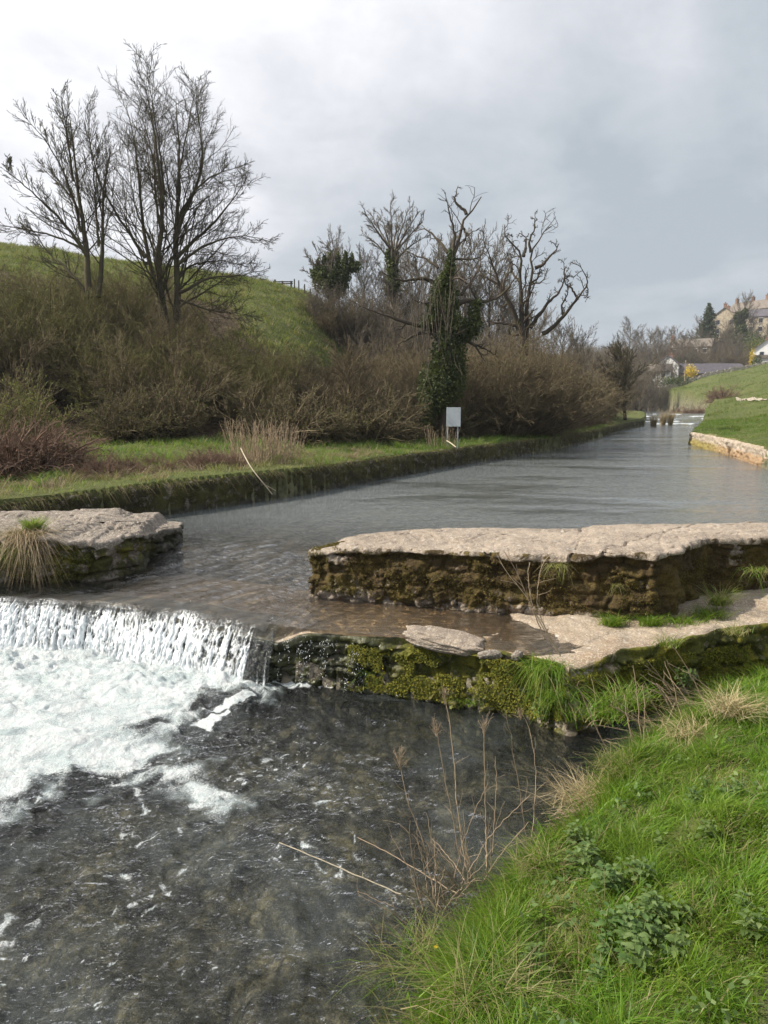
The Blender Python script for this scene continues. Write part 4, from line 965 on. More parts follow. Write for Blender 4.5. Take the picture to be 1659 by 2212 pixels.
def ivy_cloud(px_list, Y, n, size, base, name='ivy', parent=None, yth=1.0, m=None):
    cs = []
    areas = np.array([rx*ry for _, _, rx, ry in px_list], float); cnt = (areas/areas.sum()*n).astype(int)
    for (x, y, rx, ry), c_ in zip(px_list, cnt):
        c0 = W(x, y, Y); s_ = Y/FPX; d = norm(rs.normal(size=(c_, 3)))*(rs.uniform(.45, 1.08, c_)[:, None])
        d = d*(1+.25*fbm(d[:, 0]*2.2+x, d[:, 1]*2.2+y, d[:, 2]*2.2+.3, o=3))[:, None]
        cs.append(c0+d*np.array([rx*s_, min(rx, ry)*s_*yth, ry*s_]))
    c = np.concatenate(cs)-np.array(base)
    v, q, r = leafcards(c, size, flat=.3)
    o = obj(name, mesh_np(name, v, q, m or M_ivy, attrs={'rnd': r, 'dry': r*0}), parent); kid(o, parent); return o
def e2(*l): return [(605+x/2.4, 345.6+y/2.4, rx/2.4, ry/2.4) for x, y, rx, ry in l]
ivy_cloud(e2((840,1150,115,120),(800,1230,90,90),(870,1010,85,130),(900,1080,70,150),(880,880,85,95),(830,800,75,90),(820,720,48,90),(885,740,40,110),(845,640,38,60),(880,560,26,60),(886,500,20,40),(1005,800,32,70),(1000,860,50,60),(950,900,60,45),(770,850,45,40),(760,1330,55,80),(1030,745,26,22)), YI-.2, 26000, .060, ti_.location, parent=ti_)
# hanging ivy stems on the trunk
tb = Tubes(); st = np.array([W(605+x/2.4, 345.6+y/2.4, YI-.9) for x, y in [(rs.uniform(740,920), rs.uniform(600,1050)) for _ in range(26)]])
p, r = grow(st, np.tile([0, -.1, -1.], (26, 1)), rs.uniform(.6, 1.6, 26), .010, .006, 7, .12, -.1); p -= np.array(ti_.location); tb.add(p, r, 3)
st = np.array([W(605+x/2.4, 345.6+y/2.4, YI-1.0) for x, y in [(rs.uniform(690,880), rs.uniform(860,1000)) for _ in range(26)]])
p, r = grow(st, rs.normal(size=(26, 3))*.12+np.array([0, 0, 1.]), rs.uniform(1.2, 3.2, 26), .016, .006, 8, .07, .1); p -= np.array(ti_.location); tb.add(p, r, 3)
kid(obj('creeper_stems', tb.mesh('creeper_stems', M_twig_grey), ti_), ti_)

YD = 38
LD = [ (c2((1268,1240),(1262,1000),(1252,850),(1248,700),(1240,560),(1262,500),(1212,440),(1160,400),(1165,335)), .27,.02,0),
       (c2((1275,1200),(1278,1000),(1280,850),(1290,700),(1322,560),(1300,480),(1332,430),(1360,400),(1380,350),(1422,330)), .20,.02,.5),
       (c2((1322,560),(1370,540),(1400,495),(1432,470),(1400,440)), .10,.016,-.6),
       (c2((1262,500),(1290,400),(1250,362)), .09,.016,.6), (c2((1300,480),(1285,420),(1318,360),(1312,300)), .08,.014,-.4),
       (c2((1240,880),(1200,760),(1130,650),(1085,520),(1048,440)), .17,.016,-.6),
       (c2((1180,720),(1150,640),(1200,560),(1190,480)), .08,.016,.6),
       (c2((1120,640),(1060,600),(1020,520)), .07,.012,.6),
       (c2((1295,870),(1380,745),(1432,700),(1462,640),(1450,560)), .13,.014,-.8),
       (c2((1360,900),(1400,880),(1470,812),(1540,712),(1592,650),(1575,600),(1540,540)), .13,.014,-.4),
       (c2((1540,712),(1510,650),(1480,640),(1500,560)), .06,.012,.6), (c2((1470,812),(1450,760),(1490,700),(1470,620)), .06,.012,-.5),
       (c2((1230,860),(1150,850),(1040,852)), .10,.012,-1.0),
       (c2((1592,650),(1600,690),(1580,720)), .03,.01,0), (c2((1250,640),(1210,590),(1200,520),(1230,470)), .07,.014,.8),
       (c2((1165,400),(1190,385),(1210,395)), .035,.01,0), (c2((1290,640),(1340,620),(1350,560),(1380,520)), .06,.014,.4)]
SPD = [dict(K=8, t0=.3, t1=1., ang=.85, ratio=.16, rr=.5, n=6, wob=.28, up=.08, taper=.2, rmin=.022, lmax=1.5),
       dict(K=5, t0=.2, t1=1., ang=.8, ratio=.5, rr=.6, n=5, wob=.28, up=.05, taper=.3, rmin=.013, lmax=.8),
       dict(K=2, t0=.2, t1=1., ang=.7, ratio=.6, rr=.7, n=4, wob=.25, up=.05, taper=.3, rmin=.010, lmax=.4)]
td_, _, _ = tree_from_limbs('dead_tree', LD, YD, SPD, M_deadwood)
DEADB = True
tag(td_, 'gnarled dead tree with stubby antler-like limbs right of the ivy tree', 'tree')

# round headed tree, ivy bush tree on the shoulder of the hill
YR = 56
fan_ = [(590+dx, 250+dy) for dx, dy in [(-150,60),(-120,0),(-70,-10),(-20,-5),(30,0),(80,20),(125,40),(150,90),(-160,120),(170,160)]]
LR = [(c2((596,1000),(590,760),(586,600),(580,470)), .36,.14,0)]+[(c2((582,rs.uniform(470,560)),((582*1.2+fx*.8)/2, (480+fy)/2+20),(fx,fy)), .12,.012, rs.uniform(-2.5,2.5)) for fx, fy in fan_]
SPR = [dict(K=11, t0=.3, t1=1., ang=.48, ratio=.32, rr=.4, n=7, wob=.06, up=.02, taper=.55, rmin=.018, lmax=2.0),
       dict(K=7, t0=.15, t1=1., ang=.5, ratio=.5, rr=.6, n=5, wob=.08, up=.02, taper=.4, rmin=.012, lmax=1.0),
       dict(K=4, t0=.15, t1=1., ang=.5, ratio=.6, rr=.7, n=4, wob=.08, up=.02, taper=.4, rmin=.009, lmax=.6)]
tr0, _, _ = tree_from_limbs('round_tree', LR, YR, SPR, M_twig_grey)
ivy_cloud(e2((588,650,40,60),(583,560,30,70),(560,500,16,40),(600,500,16,40)), YR, 3500, .10, tr0.location, parent=tr0)
tag(tr0, 'round-headed bare tree with ivied trunk on the hill shoulder', 'tree')
YB = 52
LBm = [(c2((275,900),(272,760),(268,700),(250,600)), .22,.10,0)]+[(c2((265,690),((265+fx)/2,(640+fy)/2),(fx,fy)), .09,.012, rs.uniform(-2,2)) for fx, fy in [(110,560),(130,490),(180,450),(240,430),(300,450),(350,500),(400,540),(170,530),(280,470)]]
tb0, _, _ = tree_from_limbs('ivy_bush_tree', LBm, YB, SPR, M_twig_grey)
ivy_cloud(e2((240,620,70,70),(200,590,40,40),(275,680,40,50),(330,590,34,70),(375,560,45,22),(230,530,12,40),(196,548,12,36),(262,522,13,50),(300,525,12,44),(340,515,14,40),(372,525,12,40),(402,540,14,14),(310,650,40,60)), YB, 9000, .10, tb0.location, parent=tb0)
tag(tb0, 'low tree with dark ivy fingers beside the fence on the hilltop', 'tree')

# ================================================================ thicket
def bush(name, m, seed, H=3.0, R=1.6, stems=16, K=(11, 7, 4), leaf=None, nleaf=0, lsize=.03, up=.05, wob=.12, rmin=.008, tree=False):
    rg = np.random.default_rng(seed); tb = Tubes(); ttr = Tubes()
    if tree:
        p0, r0 = grow(np.zeros((1, 3)), np.array([[.05, 0, 1.]]), H*.85, .11, .02, 9, .06, .2, rg); ttr.add(p0, r0, 6)
        cur = kids(p0, r0, K=stems, t0=.15, t1=.97, ang=.8, ratio=R/H*1.25, rr=.5, n=7, wob=wob, up=up, taper=.5, rmin=.02, rg=rg)
    else:
        th = rg.uniform(0, 2*pi, stems); ph = rg.uniform(.1, 1.0, stems)
        d = np.stack([np.cos(th)*np.sin(ph), np.sin(th)*np.sin(ph), np.cos(ph)], 1)
        st = np.stack([np.cos(th), np.sin(th), th*0], 1)*rg.uniform(0, R*.35, stems)[:, None]; st[:, 2] = -.05
        cur = grow(st, d, rg.uniform(.7, 1.15, stems)*H, .03, .009, 8, wob, up, rg)
    tb.add(cur[0], cur[1], 4)
    for i, k in enumerate(K):
        cur = kids(cur[0], cur[1], K=k, t0=.12, t1=1., ang=.65 if not tree else .5, ratio=.42 if i == 0 else .5, rr=.55, n=5 if i < 2 else 4, wob=.10 if not tree else .07, up=.03 if not tree else .05, taper=.35, rmin=max(.006, rmin-.002*i), rg=rg)
        tb.add(cur[0], cur[1], 3)
    res = [('stems' if not tree else 'crown', tb.mesh(name, m))]
    if tree: res.insert(0, ('trunk', ttr.mesh(name+'_trunk', m)))
    if leaf is not None and nleaf:
        e = cur[0].reshape(-1, 3); e = e[rg.choice(len(e), min(nleaf, len(e)), False)]+rg.normal(size=(min(nleaf, len(e)), 3))*.02
        v, q, r = leafcards(e, lsize, rg=rg); res.append(('leaves', mesh_np(name+'_leaves', v, q, leaf, attrs={'rnd': r, 'dry': r*0})))
    return res
def plant(kind, parts_, loc, label, cat, group, rz=0, s=(1,1,1), tilt=(0,0)):
    if len(parts_) == 1:
        r = obj(kind, parts_[0][1]); r.location = loc
    else:
        r = empty(kind, loc)
        for nm, me_ in parts_: obj(nm, me_, r)
    r.rotation_euler = (tilt[0], tilt[1], rz); r.scale = s; tag(r, label, cat, group); return r
B_olive = [bush('olive_thicket_bush', M_twig_olive, 100+i, 3.0, 1.7, 20, (10, 6, 4), M_budleaf, 3400, .020, wob=.09) for i in range(3)]
B_brown = [bush('brown_thicket_bush', M_twig, 200+i, 2.9, 1.9, 22, (10, 6, 4), M_budleaf, 900, .02, wob=.13, up=.0) for i in range(3)]
B_grey = [bush('grey_thicket_bush', M_twig_grey, 300+i, 3.2, 1.3, 18, (10, 6, 4), up=.14) for i in range(2)]
B_bram = [bush('bramble_bush', M_twig_red, 400+i, 1.3, 1.3, 40, (8, 4), up=-.16, wob=.14, rmin=.006) for i in range(2)]
B_dark = [bush('dark_bramble', M_twig, 500+i, 1.4, 1.3, 34, (9, 5), M_brownleaf, 2600, .032, up=-.12, wob=.14, rmin=.008) for i in range(2)]
B_tree = [bush('small_bare_tree', M_twig, 600+i, 4.2, 2.2, 26, (8, 6, 4), tree=True, rmin=.009) for i in range(2)]
B_haw = bush('hawthorn', M_bark, 650, 4.2, 2.6, 30, (9, 7, 4), tree=True, rmin=.010)
B_tall = [bush('tall_bare_tree', M_twig_grey, 700+i, 9.0, 3.6, 26, (8, 6, 3), tree=True, rmin=.013, up=.10, wob=.06) for i in range(3)]
def place_along(n, f, kinds, kind, label, cat, group, smin=.8, smax=1.3, sink=.1):
    out = []
    for i in range(n):
        x, y, sc = f(i); z = float(gz(np.array([x]), np.array([y]))[0])-sink
        s_ = sc*rs.uniform(smin, smax)
        out.append(plant(kind, kinds[rs.integers(len(kinds))], (x, y, z), label, cat, group, rs.uniform(0, 2*pi), (s_*rs.uniform(.9, 1.2), s_*rs.uniform(.9, 1.2), s_)))
    return out
def gH0(x, y): return float(gz(np.array([float(x)]), np.array([float(y)]))[0])
# low dark bramble skirt at the foot of the left thicket
footl = resample(FOOT, 400)
def skirt(i):
    k = rs.integers(30, 250); x, y = footl[k]; o = rs.uniform(-.3, 1.8); return x-.5*o, y+.8*o, 1.0
place_along(85, skirt, B_dark, 'bramble', 'low dark bramble along the foot of the left thicket', 'bramble', 'dark brambles at the thicket foot', .8, 1.3)
def olive(i):
    tx = rs.uniform(-.62, -.13); y = rs.uniform(24.5, 34) if tx < -.2 else rs.uniform(24.5, 29.5); return tx*y, y+1.0*(tx > -.25), (rs.uniform(.75, 1.1) if y < 31 else .8)*(.60 if tx > -.22 else (.85 if tx > -.36 else 1.0))
place_along(50, olive, B_olive, 'thicket_bush', 'olive budding bush in the dense thicket below the left trees', 'bush', 'olive bushes of the left thicket', .85, 1.3)
def leftbrown(i):
    tx = rs.uniform(-.6, -.18); y = rs.uniform(24.5, 38) if tx < -.25 else rs.uniform(24.5, 29); return tx*y, y, rs.uniform(.7, 1.05)*(.6 if tx > -.23 else .95)
place_along(44, leftbrown, B_brown, 'thicket_bush', 'brown leafless bush tangled in the thicket below the left trees', 'bush', 'brown bushes of the left thicket', .8, 1.25)
def midbrown(i):
    tx = rs.uniform(-.14, .09); y = rs.uniform(29, 44) if tx > -.03 else rs.uniform(26.5, 31.5); return tx*y, y, .85 if tx > -.03 else .62
place_along(34, midbrown, B_brown, 'thicket_bush', 'brown leafless bush in the hollow between the left trees and the ivy tree', 'bush', 'brown bushes of the hollow', .8, 1.15)
def rightbrown(i):
    t = rs.random(); y = 33+t*33; xw = np.interp(y, LB[:, 1], LB[:, 0]); o = rs.uniform(2.6, 9); return xw-o, y, (1.0+.25*t)*(1 if t < .55 else .78)
place_along(64, rightbrown, B_brown*2+B_olive[:1], 'thicket_bush', 'rounded brown bush in the hedge between the ivy tree and the far weir', 'bush', 'rounded bushes along the left bank', .8, 1.3)
for i, (px, y) in enumerate([(1075,33.5),(1100,34),(1125,35),(1150,35.5),(1175,36.2),(1060,34.5),(1140,36.8),(1195,38.5)]):
    x = (px-829.5)/FPX*y; s_ = 1.35 if i < 7 else 1.1; plant('thicket_bush', B_brown[i % 3], (x, y, gH0(x, y)-.1), 'rounded brown bush around the foot of the dead tree', 'bush', 'bushes at the foot of the dead tree', i*1.1, (s_, s_, s_))
# grey scrub under the hilltop trees
def greyc(i):
    tx = rs.uniform(-.015, .22); y = rs.uniform(46, 66); return tx*y, y, 1.35
place_along(40, greyc, B_grey, 'scrub_bush', 'grey leafless scrub beneath the round-headed tree', 'bush', 'grey scrub on the hill shoulder', .8, 1.3)
for i, (px, s_) in enumerate([(698,.75),(712,.9),(728,1.0),(742,1.05),(756,1.15),(772,1.2)]):
    x = (px-829.5)/FPX*50.5; plant('scrub_bush', (B_grey+B_brown)[i % 4], (x, 50.5, gH0(x, 50.5)-.1), 'grey twiggy scrub around the low ivied tree on the hilltop', 'bush', 'scrub around the low ivied tree', i, (s_, s_, s_))
# bare trees behind dead tree and along the far bank
for i, (px, y, s_) in enumerate([(905,58,1.2),(1000,60,1.6),(1045,62,1.6),(1150,56,1.0),(1205,50,.85),(945,66,1.5),(1090,60,1.2),(790,60,.95),(835,63,1.1),(885,64,1.25),(1065,70,1.4),(735,60,.85),(1240,60,.9)]):
    x = (px-829.5)/FPX*y; z = float(gz(np.array([x]), np.array([y]))[0])-.2
    plant('bare_tree', B_tall[i % 3], (x, y, z), 'thin grey bare tree behind the ivy tree and the dead tree', 'tree', 'thin grey trees behind the dead tree', rs.uniform(0, 6), (s_*.9, s_*.9, s_))
def tree_at(px, py, y, parts_, s_, label, sy=1, group=None, kind='bare_tree', cat='tree', dz=0):
    c_ = W(px, py, y); z = float(gz(np.array([c_[0]]), np.array([y]))[0]); return plant(kind, parts_, (c_[0], y, z-.1+dz), label, cat, group, rs.uniform(0, 6), (s_, s_, s_*sy))
tree_at(752, 925, 26.5, B_tree[0], .82, 'small spreading bare tree standing at the thicket edge left of the board', kind='small_tree')
tree_at(1352, 885, 66, B_haw, 1.6, 'spreading dark hawthorn overhanging the bank beside the far weir', kind='hawthorn_tree')
tree_at(1312, 885, 68, B_brown[1], 1.4, 'tall brown bush just left of the hawthorn', kind='thicket_bush', cat='bush')
# shrub and brambles at the left edge
plant('budding_shrub', bush('budding_shrub', M_twig_olive, 900, 1.9, 1.4, 20, (10, 6, 3), M_budleaf, 5000, .022, rmin=.006), (*(W(20, 960, 17.5)[:2]), .62), 'yellow-green budding shrub at the left edge above the brambles', 'bush', None)
for i, (px, y, s_) in enumerate([(20,14.6,.95),(70,14.9,1.0),(110,15.6,.75),(-40,14.2,1.1),(150,15.4,.5)]):
    c_ = W(px, 1000, y); z = float(gz(np.array([c_[0]]), np.array([y]))[0])-.05
    plant('bramble', B_bram[i % 2], (c_[0], y, z), 'dome of arching dry brown bramble by the left end of the bank wall', 'bramble', 'dry brambles at the left edge', i*1.3, (s_*1.1, s_, s_*.95))
def lowb(i):
    px = rs.uniform(180, 520); y = np.interp(px, [180, 520], [13.6, 16.4])+rs.uniform(.3, 1.5); return (px-829.5)/FPX*y, y, .32
place_along(22, lowb, B_bram, 'bramble', 'low trailing bramble behind the mossy bank wall', 'bramble', 'low trailing brambles behind the bank wall', .7, 1.3)
def farb(i):
    y = rs.uniform(35, 62); xw = np.interp(y, LB[:, 1], LB[:, 0]); return xw-rs.uniform(1.5, 3.5), y, .6
place_along(26, farb, B_bram, 'bramble', 'reddish dry bramble under the hedge by the far stretch of bank wall', 'bramble', 'reddish brambles under the hedge', .7, 1.4)
# fallen stems / rubble of dry stalks
def stalk_clump(name, cx, cy, n, hgt, R, label, m=M_dry, seed=1, lean=.35, z=None, cat='weeds', heads=True):
    rg = np.random.default_rng(seed); tb = Tubes(); th = rg.uniform(0, 2*pi, n); rr = R*np.sqrt(rg.random(n))
    st = np.stack([rr*np.cos(th), rr*np.sin(th)*.6, 0*th], 1); zz_ = gz(cx+st[:, 0], cy+st[:, 1]) if z is None else np.full(n, z); z0 = zz_.min(); st[:, 2] = zz_-z0-.03
    d = np.stack([np.cos(th)*lean*rg.random(n), np.sin(th)*lean*rg.random(n), np.ones(n)], 1)
    p, r = grow(st, d, hgt*rg.uniform(.4, 1.1, n), .007, .004, 7, .07, .02, rg); tb.add(p, r, 3)
    p2, r2 = kids(p, r, K=5, t0=.4, t1=1., ang=.5, ratio=.16, rr=.7, n=4, wob=.15, up=.1, rmin=.0035, rg=rg); tb.add(p2, r2, 3)
    o = obj(name, tb.mesh(name, M_stalk)); o.location = (cx, cy, z0); tag(o, label, cat); return o
c_ = W(565, 950, 17.6); stalk_clump('dry_weeds', c_[0], 17.6, 190, 1.05, .75, 'tall clump of pinkish dry stalks behind the bank wall', seed=3)
c_ = W(622, 950, 18.6); stalk_clump('dry_weeds', c_[0], 18.6, 50, .9, .4, 'smaller clump of dry stalks right of the tall clump', seed=4)
c_ = W(505, 960, 16.9); stalk_clump('dry_weeds', c_[0], 16.9, 120, .5, .7, 'low leaning dry stalks left of the tall clump', seed=5, lean=1.2)
c_ = W(950, 930, 25.2); stalk_clump('dry_weeds', c_[0], 25.0, 40, .8, .5, 'straw-coloured weeds at the foot of the blank board', seed=6)
# long pale stick on the left wall
tb = Tubes(); pts = resample(smooth_line(np.array([W(520, 968, 15.6), W(540, 1008, 15.0), W(562, 1035, 14.85), W(588, 1068, 15.0)]), 2), 14); tb.add(pts, np.full((1, 14), .012)[0], 5)
tb.add(resample(np.array([W(570, 1046, 14.85), W(596, 1060, 15.1)]), 6), np.full(6, .006), 4)
o = obj('fallen_branch', tb.mesh('fallen_branch', M_twine)); tag(o, 'thin pale stick hanging over the left bank wall into the river', 'branch')
tb = Tubes(); pts = resample(np.array([W(965, 952, 23.9), W(975, 958, 23.6), W(985, 966, 23.2)]), 8); tb.add(pts, np.full(8, .02), 5)
o = obj('fallen_branch', tb.mesh('fallen_branch', M_twine)); tag(o, 'short pale stick lying in front of the blank board', 'branch')

# ================================================================ blank board on two posts
YS = 25.0
zb_ = float(gz(np.array([(978-829.5)/FPX*YS]), np.array([YS]))[0])
cb = W(979, 900.5, YS); sg = empty('notice_board', (cb[0], YS, zb_), radians(-8))
bt = W(979, 880, YS)[2]-zb_; bb = W(979, 921.5, YS)[2]-zb_; hw = 15.2*YS/FPX
b_o = boxes('board', [((.012, 0, (bt+bb)/2), (2*hw, .03, bt-bb))], M_sign, sg, .004)
for sx in (-.82, .62):
    boxes('leg', [((sx*hw+.01, .045, (bt-.05)/2-.12), (.05, .05, bt-.05+.24))], M_post, sg, .006)
tag(sg, 'blank grey rectangular board seen on two short posts on the bank', 'sign')

# ================================================================ rails and posts on the hilltop
def post_px(px, py, y, hgt, w_=.12): return None
fr_ = empty('hilltop_fence', (0, 0, 0)); FYy = 60
for (px, top, bot) in [(594,604,622),(610,607,620),(629,607,626)]:
    a_ = W(px, top, FYy); b_ = W(px, bot, FYy); boxes('post', [((a_[0], FYy, (a_[2]+b_[2])/2-.15), (.13, .13, a_[2]-b_[2]+.3))], M_fencewood, fr_)
for k_, dy in enumerate((608, 612)):
    a_ = W(594, dy, FYy); b_ = W(629, dy+2, FYy); boxes('rail', [(((a_[0]+b_[0])/2, FYy-.08, (a_[2]+b_[2])/2), (b_[0]-a_[0]+.3, .05, .09))], M_fencewood, fr_)
tag(fr_, 'wooden post and rail hurdle on the skyline of the hill', 'fence')
for i, px in enumerate([643, 652, 664, 676, 688, 700, 710]):
    x = (px-829.5)/FPX*58; z = float(gz(np.array([x]), np.array([58.]))[0])
    o = boxes('fence_post', [((0, 0, .35), (.09, .09, 1.1)), ((0, 0, .92), (.07, .07, .05))], M_fencewood); o.location = (x, 58, z)
    tag(o, 'small wooden fence post in the line running down the hill from the hurdle', 'fence post', 'posts running down the hill')

# ================================================================ plants on the walls and shelf
def tuft(kind, c_, n, h_, w_, R, label, dryp=.1, m=None, lean=.7, droop=.9, cat='grass tuft', seed=0, group=None, down=False):
    rg = np.random.default_rng(seed); p = np.stack([rg.normal(size=n)*R, rg.normal(size=n)*R*.6, np.zeros(n)], 1)
    v, q, r, a = blades(p, h_*rg.uniform(.5, 1.2, n), w_, lean, None, droop, rg)
    if down: v[:, 2] = v[:, 2]-np.repeat(rg.uniform(.3, 1.4, n), 8)*h_*a*a*1.3
    d = np.repeat((rg.random(n) < dryp)*rg.uniform(.5, 1, n), 8)
    o = obj(kind, mesh_np(kind, v, q, m or M_grass, attrs={'rnd': r, 'dry': d})); o.location = tuple(c_); tag(o, label, cat, group); return o
tuft('grass_tuft', P(1325,1350,-.09), 260, .15, .008, .06, 'dark green grass tuft at the left of the row under the main wall', .1, seed=1)
tuft('grass_tuft', P(1408,1350,-.08), 220, .15, .009, .06, 'bright green tuft in the middle of the row under the main wall', .05, seed=2)
tuft('grass_tuft', P(1470,1345,-.06), 260, .10, .008, .12, 'low spreading grass tuft right of the middle tuft', .05, seed=3)
tuft('grass_tuft', P(1530,1335,-.05), 260, .17, .008, .09, 'green tuft climbing the base of the wall by the recess', .15, seed=4)
tuft('grass_tuft', P(1562,1330,-.02)+np.array([0,.1,.08]), 240, .26, .007, .05, 'tall tuft with dry straw bent over in the wall recess', .55, seed=5)
tuft('grass_tuft', W(1205,1225,7.15), 90, .16, .006, .05, 'dry straw tuft sprouting high on the main wall face', .8, seed=6, down=True)
tuft('grass_tuft', W(1335,1265,7.05), 60, .12, .006, .03, 'small dry tuft on the main wall below the capstones', .9, seed=7, down=True)
tuft('grass_tuft', W(1640,1235,7.6), 90, .22, .007, .08, 'thin grass tuft hanging on the wall at the right edge', .5, seed=8, down=True)
tuft('grass_tuft', W(1180,1450,5.98)+np.array([0,0,.02]), 420, .26, .009, .07, 'thick green grass hanging over the weir face beside the corner block', .08, seed=9, down=True)
tuft('grass_tuft', W(1210,1500,5.85), 260, .20, .009, .08, 'lower green grass spilling down the weir face', .08, seed=10, down=True)
tuft('grass_tuft', W(1350,1520,5.6), 300, .22, .009, .13, 'yellowish grass tuft on the mossy bank under the right wall', .3, seed=11)
tuft('grass_tuft', W(1300,1550,5.5), 260, .18, .009, .12, 'ragged grass at the waterline under the right wall', .25, seed=12)
tuft('grass_tuft', W(1445,1395,6.0), 110, .14, .007, .05, 'small green tuft on the rim of the right wall', .3, seed=13)
tuft('grass_tuft', W(1590,1370,6.1), 110, .12, .007, .06, 'dry tuft on the rim of the right wall near the edge', .8, seed=14)
tuft('grass_tuft', W(798,1455,6.75), 50, .14, .009, .03, 'fresh green blades hanging on the wet weir face', 0, seed=15, down=True)
tuft('grass_tuft', P(140,1240,-.12)+np.array([0,-.05,0]), 140, .17, .008, .06, 'bright green tuft at the waterline of the left pier', 0, seed=16)
tuft('grass_tuft', W(72,1145,9.0), 420, .22, .008, .05, 'rounded green tuft growing on top of the left pier', .15, seed=17, lean=.5)
tuft('grass_tuft', W(60,1165,8.93), 900, .50, .009, .10, 'shaggy brown dead grass hanging down the front of the left pier', .5, m=M_dry, seed=18, down=True, lean=.6)
tuft('grass_tuft', W(10,1190,8.9), 300, .28, .010, .14, 'green and straw grass on the pier face at the left edge', .35, seed=19, down=True)
tuft('grass_tuft', W(1020,1520,6.4), 60, .10, .012, .05, 'fresh green leaves low on the weir above the waterline', 0, seed=20)
# fern-like herbs on the weir face
def herb(c_, n, size, R, label, m, seed, cat='plant', kind='wall_plant'):
    rg = np.random.default_rng(seed); d = norm(rg.normal(size=(n, 3))); d[:, 1] = -np.abs(d[:, 1])*.5
    v, q, r = leafcards(d*R*rg.uniform(.3, 1, n)[:, None], size, rg=rg, flat=.8)
    o = obj(kind, mesh_np(kind, v, q, m, attrs={'rnd': r, 'dry': r*0})); o.location = tuple(c_); tag(o, label, cat)
herb(W(1175,1525,6.0), 150, .022, .13, 'grey-green leafy plant low on the weir face', M_nettle, 1)
herb(W(1480,1460,5.9), 110, .020, .10, 'small leafy plant on the right mossy wall', M_nettle, 2)
herb(W(1180,1560,6.0), 40, .022, .08, 'bright green leaves at the waterline below the weir', M_budleaf, 3)
herb(W(985,1525,6.42), 40, .024, .07, 'lime green leaves at the waterline left of the hanging grass', M_budleaf, 4)
herb(W(1040,1505,6.3), 45, .02, .09, 'small fern fronds on the mossy weir face', M_budleaf, 5)

# ================================================================ nettles in the near grass
def nettle(seed, n_pairs=5, H=.14, L=.054):
    rg = np.random.default_rng(seed); tb = Tubes(); vs, qs, rn = [], [], []; nv = 0
    ns = 3
    for s_ in range(ns):
        b0 = np.array([rg.normal()*.02, rg.normal()*.02, 0]); p, r = grow(b0[None], np.array([[rg.normal()*.25, rg.normal()*.25, 1.]]), H*rg.uniform(.7, 1.1), .0028, .0018, 6, .05, .05, rg); tb.add(p, r, 4)
        for k in range(n_pairs):
            t = .25+.75*k/(n_pairs-1); f = t*5; i = min(int(f), 4); c_ = p[0, i]*(1-(f-i))+p[0, i+1]*(f-i); az = k*pi/2+rg.normal()*.2
            for sd in (0, pi):
                a = az+sd; L_ = L*(1.15-.55*t)*rg.uniform(.8, 1.2); dr = rg.uniform(.2, .7)
                dirv_ = np.array([cos(a), sin(a), 0]); sd_ = np.array([-sin(a), cos(a), 0])
                prof = [(0, .04), (.1, .24), (.17, .20), (.26, .34), (.33, .28), (.42, .33), (.49, .25), (.58, .27), (.65, .18), (.74, .19), (.8, .11), (.88, .11), (1.0, .005)]
                row = []
                for u_, w_ in prof:
                    zc_ = .35*u_*L_-dr*u_*u_*L_; tooth = rg.uniform(.8, 1.2)
                    cc = c_+dirv_*(u_*L_+.008)+np.array([0, 0, zc_]); row += [cc-sd_*w_*L_*tooth+np.array([0,0,.12*w_*L_]), cc-np.array([0,0,.05*L_]), cc+sd_*w_*L_*tooth+np.array([0,0,.12*w_*L_])]
                vs.append(np.array(row)); q = []
                for j in range(len(prof)-1):
                    for e_ in (0, 1): q.append([nv+3*j+e_, nv+3*j+e_+1, nv+3*j+4+e_, nv+3*j+3+e_])
                qs.append(np.array(q)); rn.append(np.full(len(row), rg.random())); nv += len(row)
    v = np.concatenate(vs); r = np.concatenate(rn)
    return [('stem', tb.mesh('nettle_stem', M_nettle)), ('leaves', mesh_np('nettle_leaves', v, np.concatenate(qs), M_nettle, attrs={'rnd': r, 'dry': r*0}))]
NET = [nettle(i) for i in range(4)]
spots = [(1235,1805),(1258,1840),(1285,1870),(1330,1885),(1368,1878),(1395,1893),(1300,1902),(1245,1870),(1350,2000),(1395,1975),(1420,1965),(1320,2015),(1365,2035),(1405,2045),(1440,2060),(1340,2075),(1380,2085),(1300,2050),(1290,2070),(1455,2000),(1425,2030),(1150,2075),(1530,1690),(1560,1710),(1600,1700),(1500,1720),(1520,1790),(1640,2000),(1600,1960),(1280,2110)]
def hit_ground(px, py):
    z = -.4
    for _ in range(14):
        p = P(px, py, z); z = .5*z+.5*float(gz(np.array([p[0]]), np.array([p[1]]))[0])
    return p
for i, (px, py) in enumerate(spots):
    p = hit_ground(px, py+25); s_ = rs.uniform(.75, 1.2)*(.75 if i > 21 else 1)
    gl_ = ('young nettle in the patch by the water edge of the near grass', 'nettles at the water edge') if i < 8 else (('young nettle in the large patch in the middle of the near grass', 'nettles in the middle of the near grass') if i < 21 else ('small nettle scattered among the near grass', 'scattered nettles'))
    plant('nettle', NET[i % 4], (p[0], p[1], p[2]+.02), gl_[0], 'nettle', gl_[1], rs.uniform(0, 6), (s_, s_, s_))
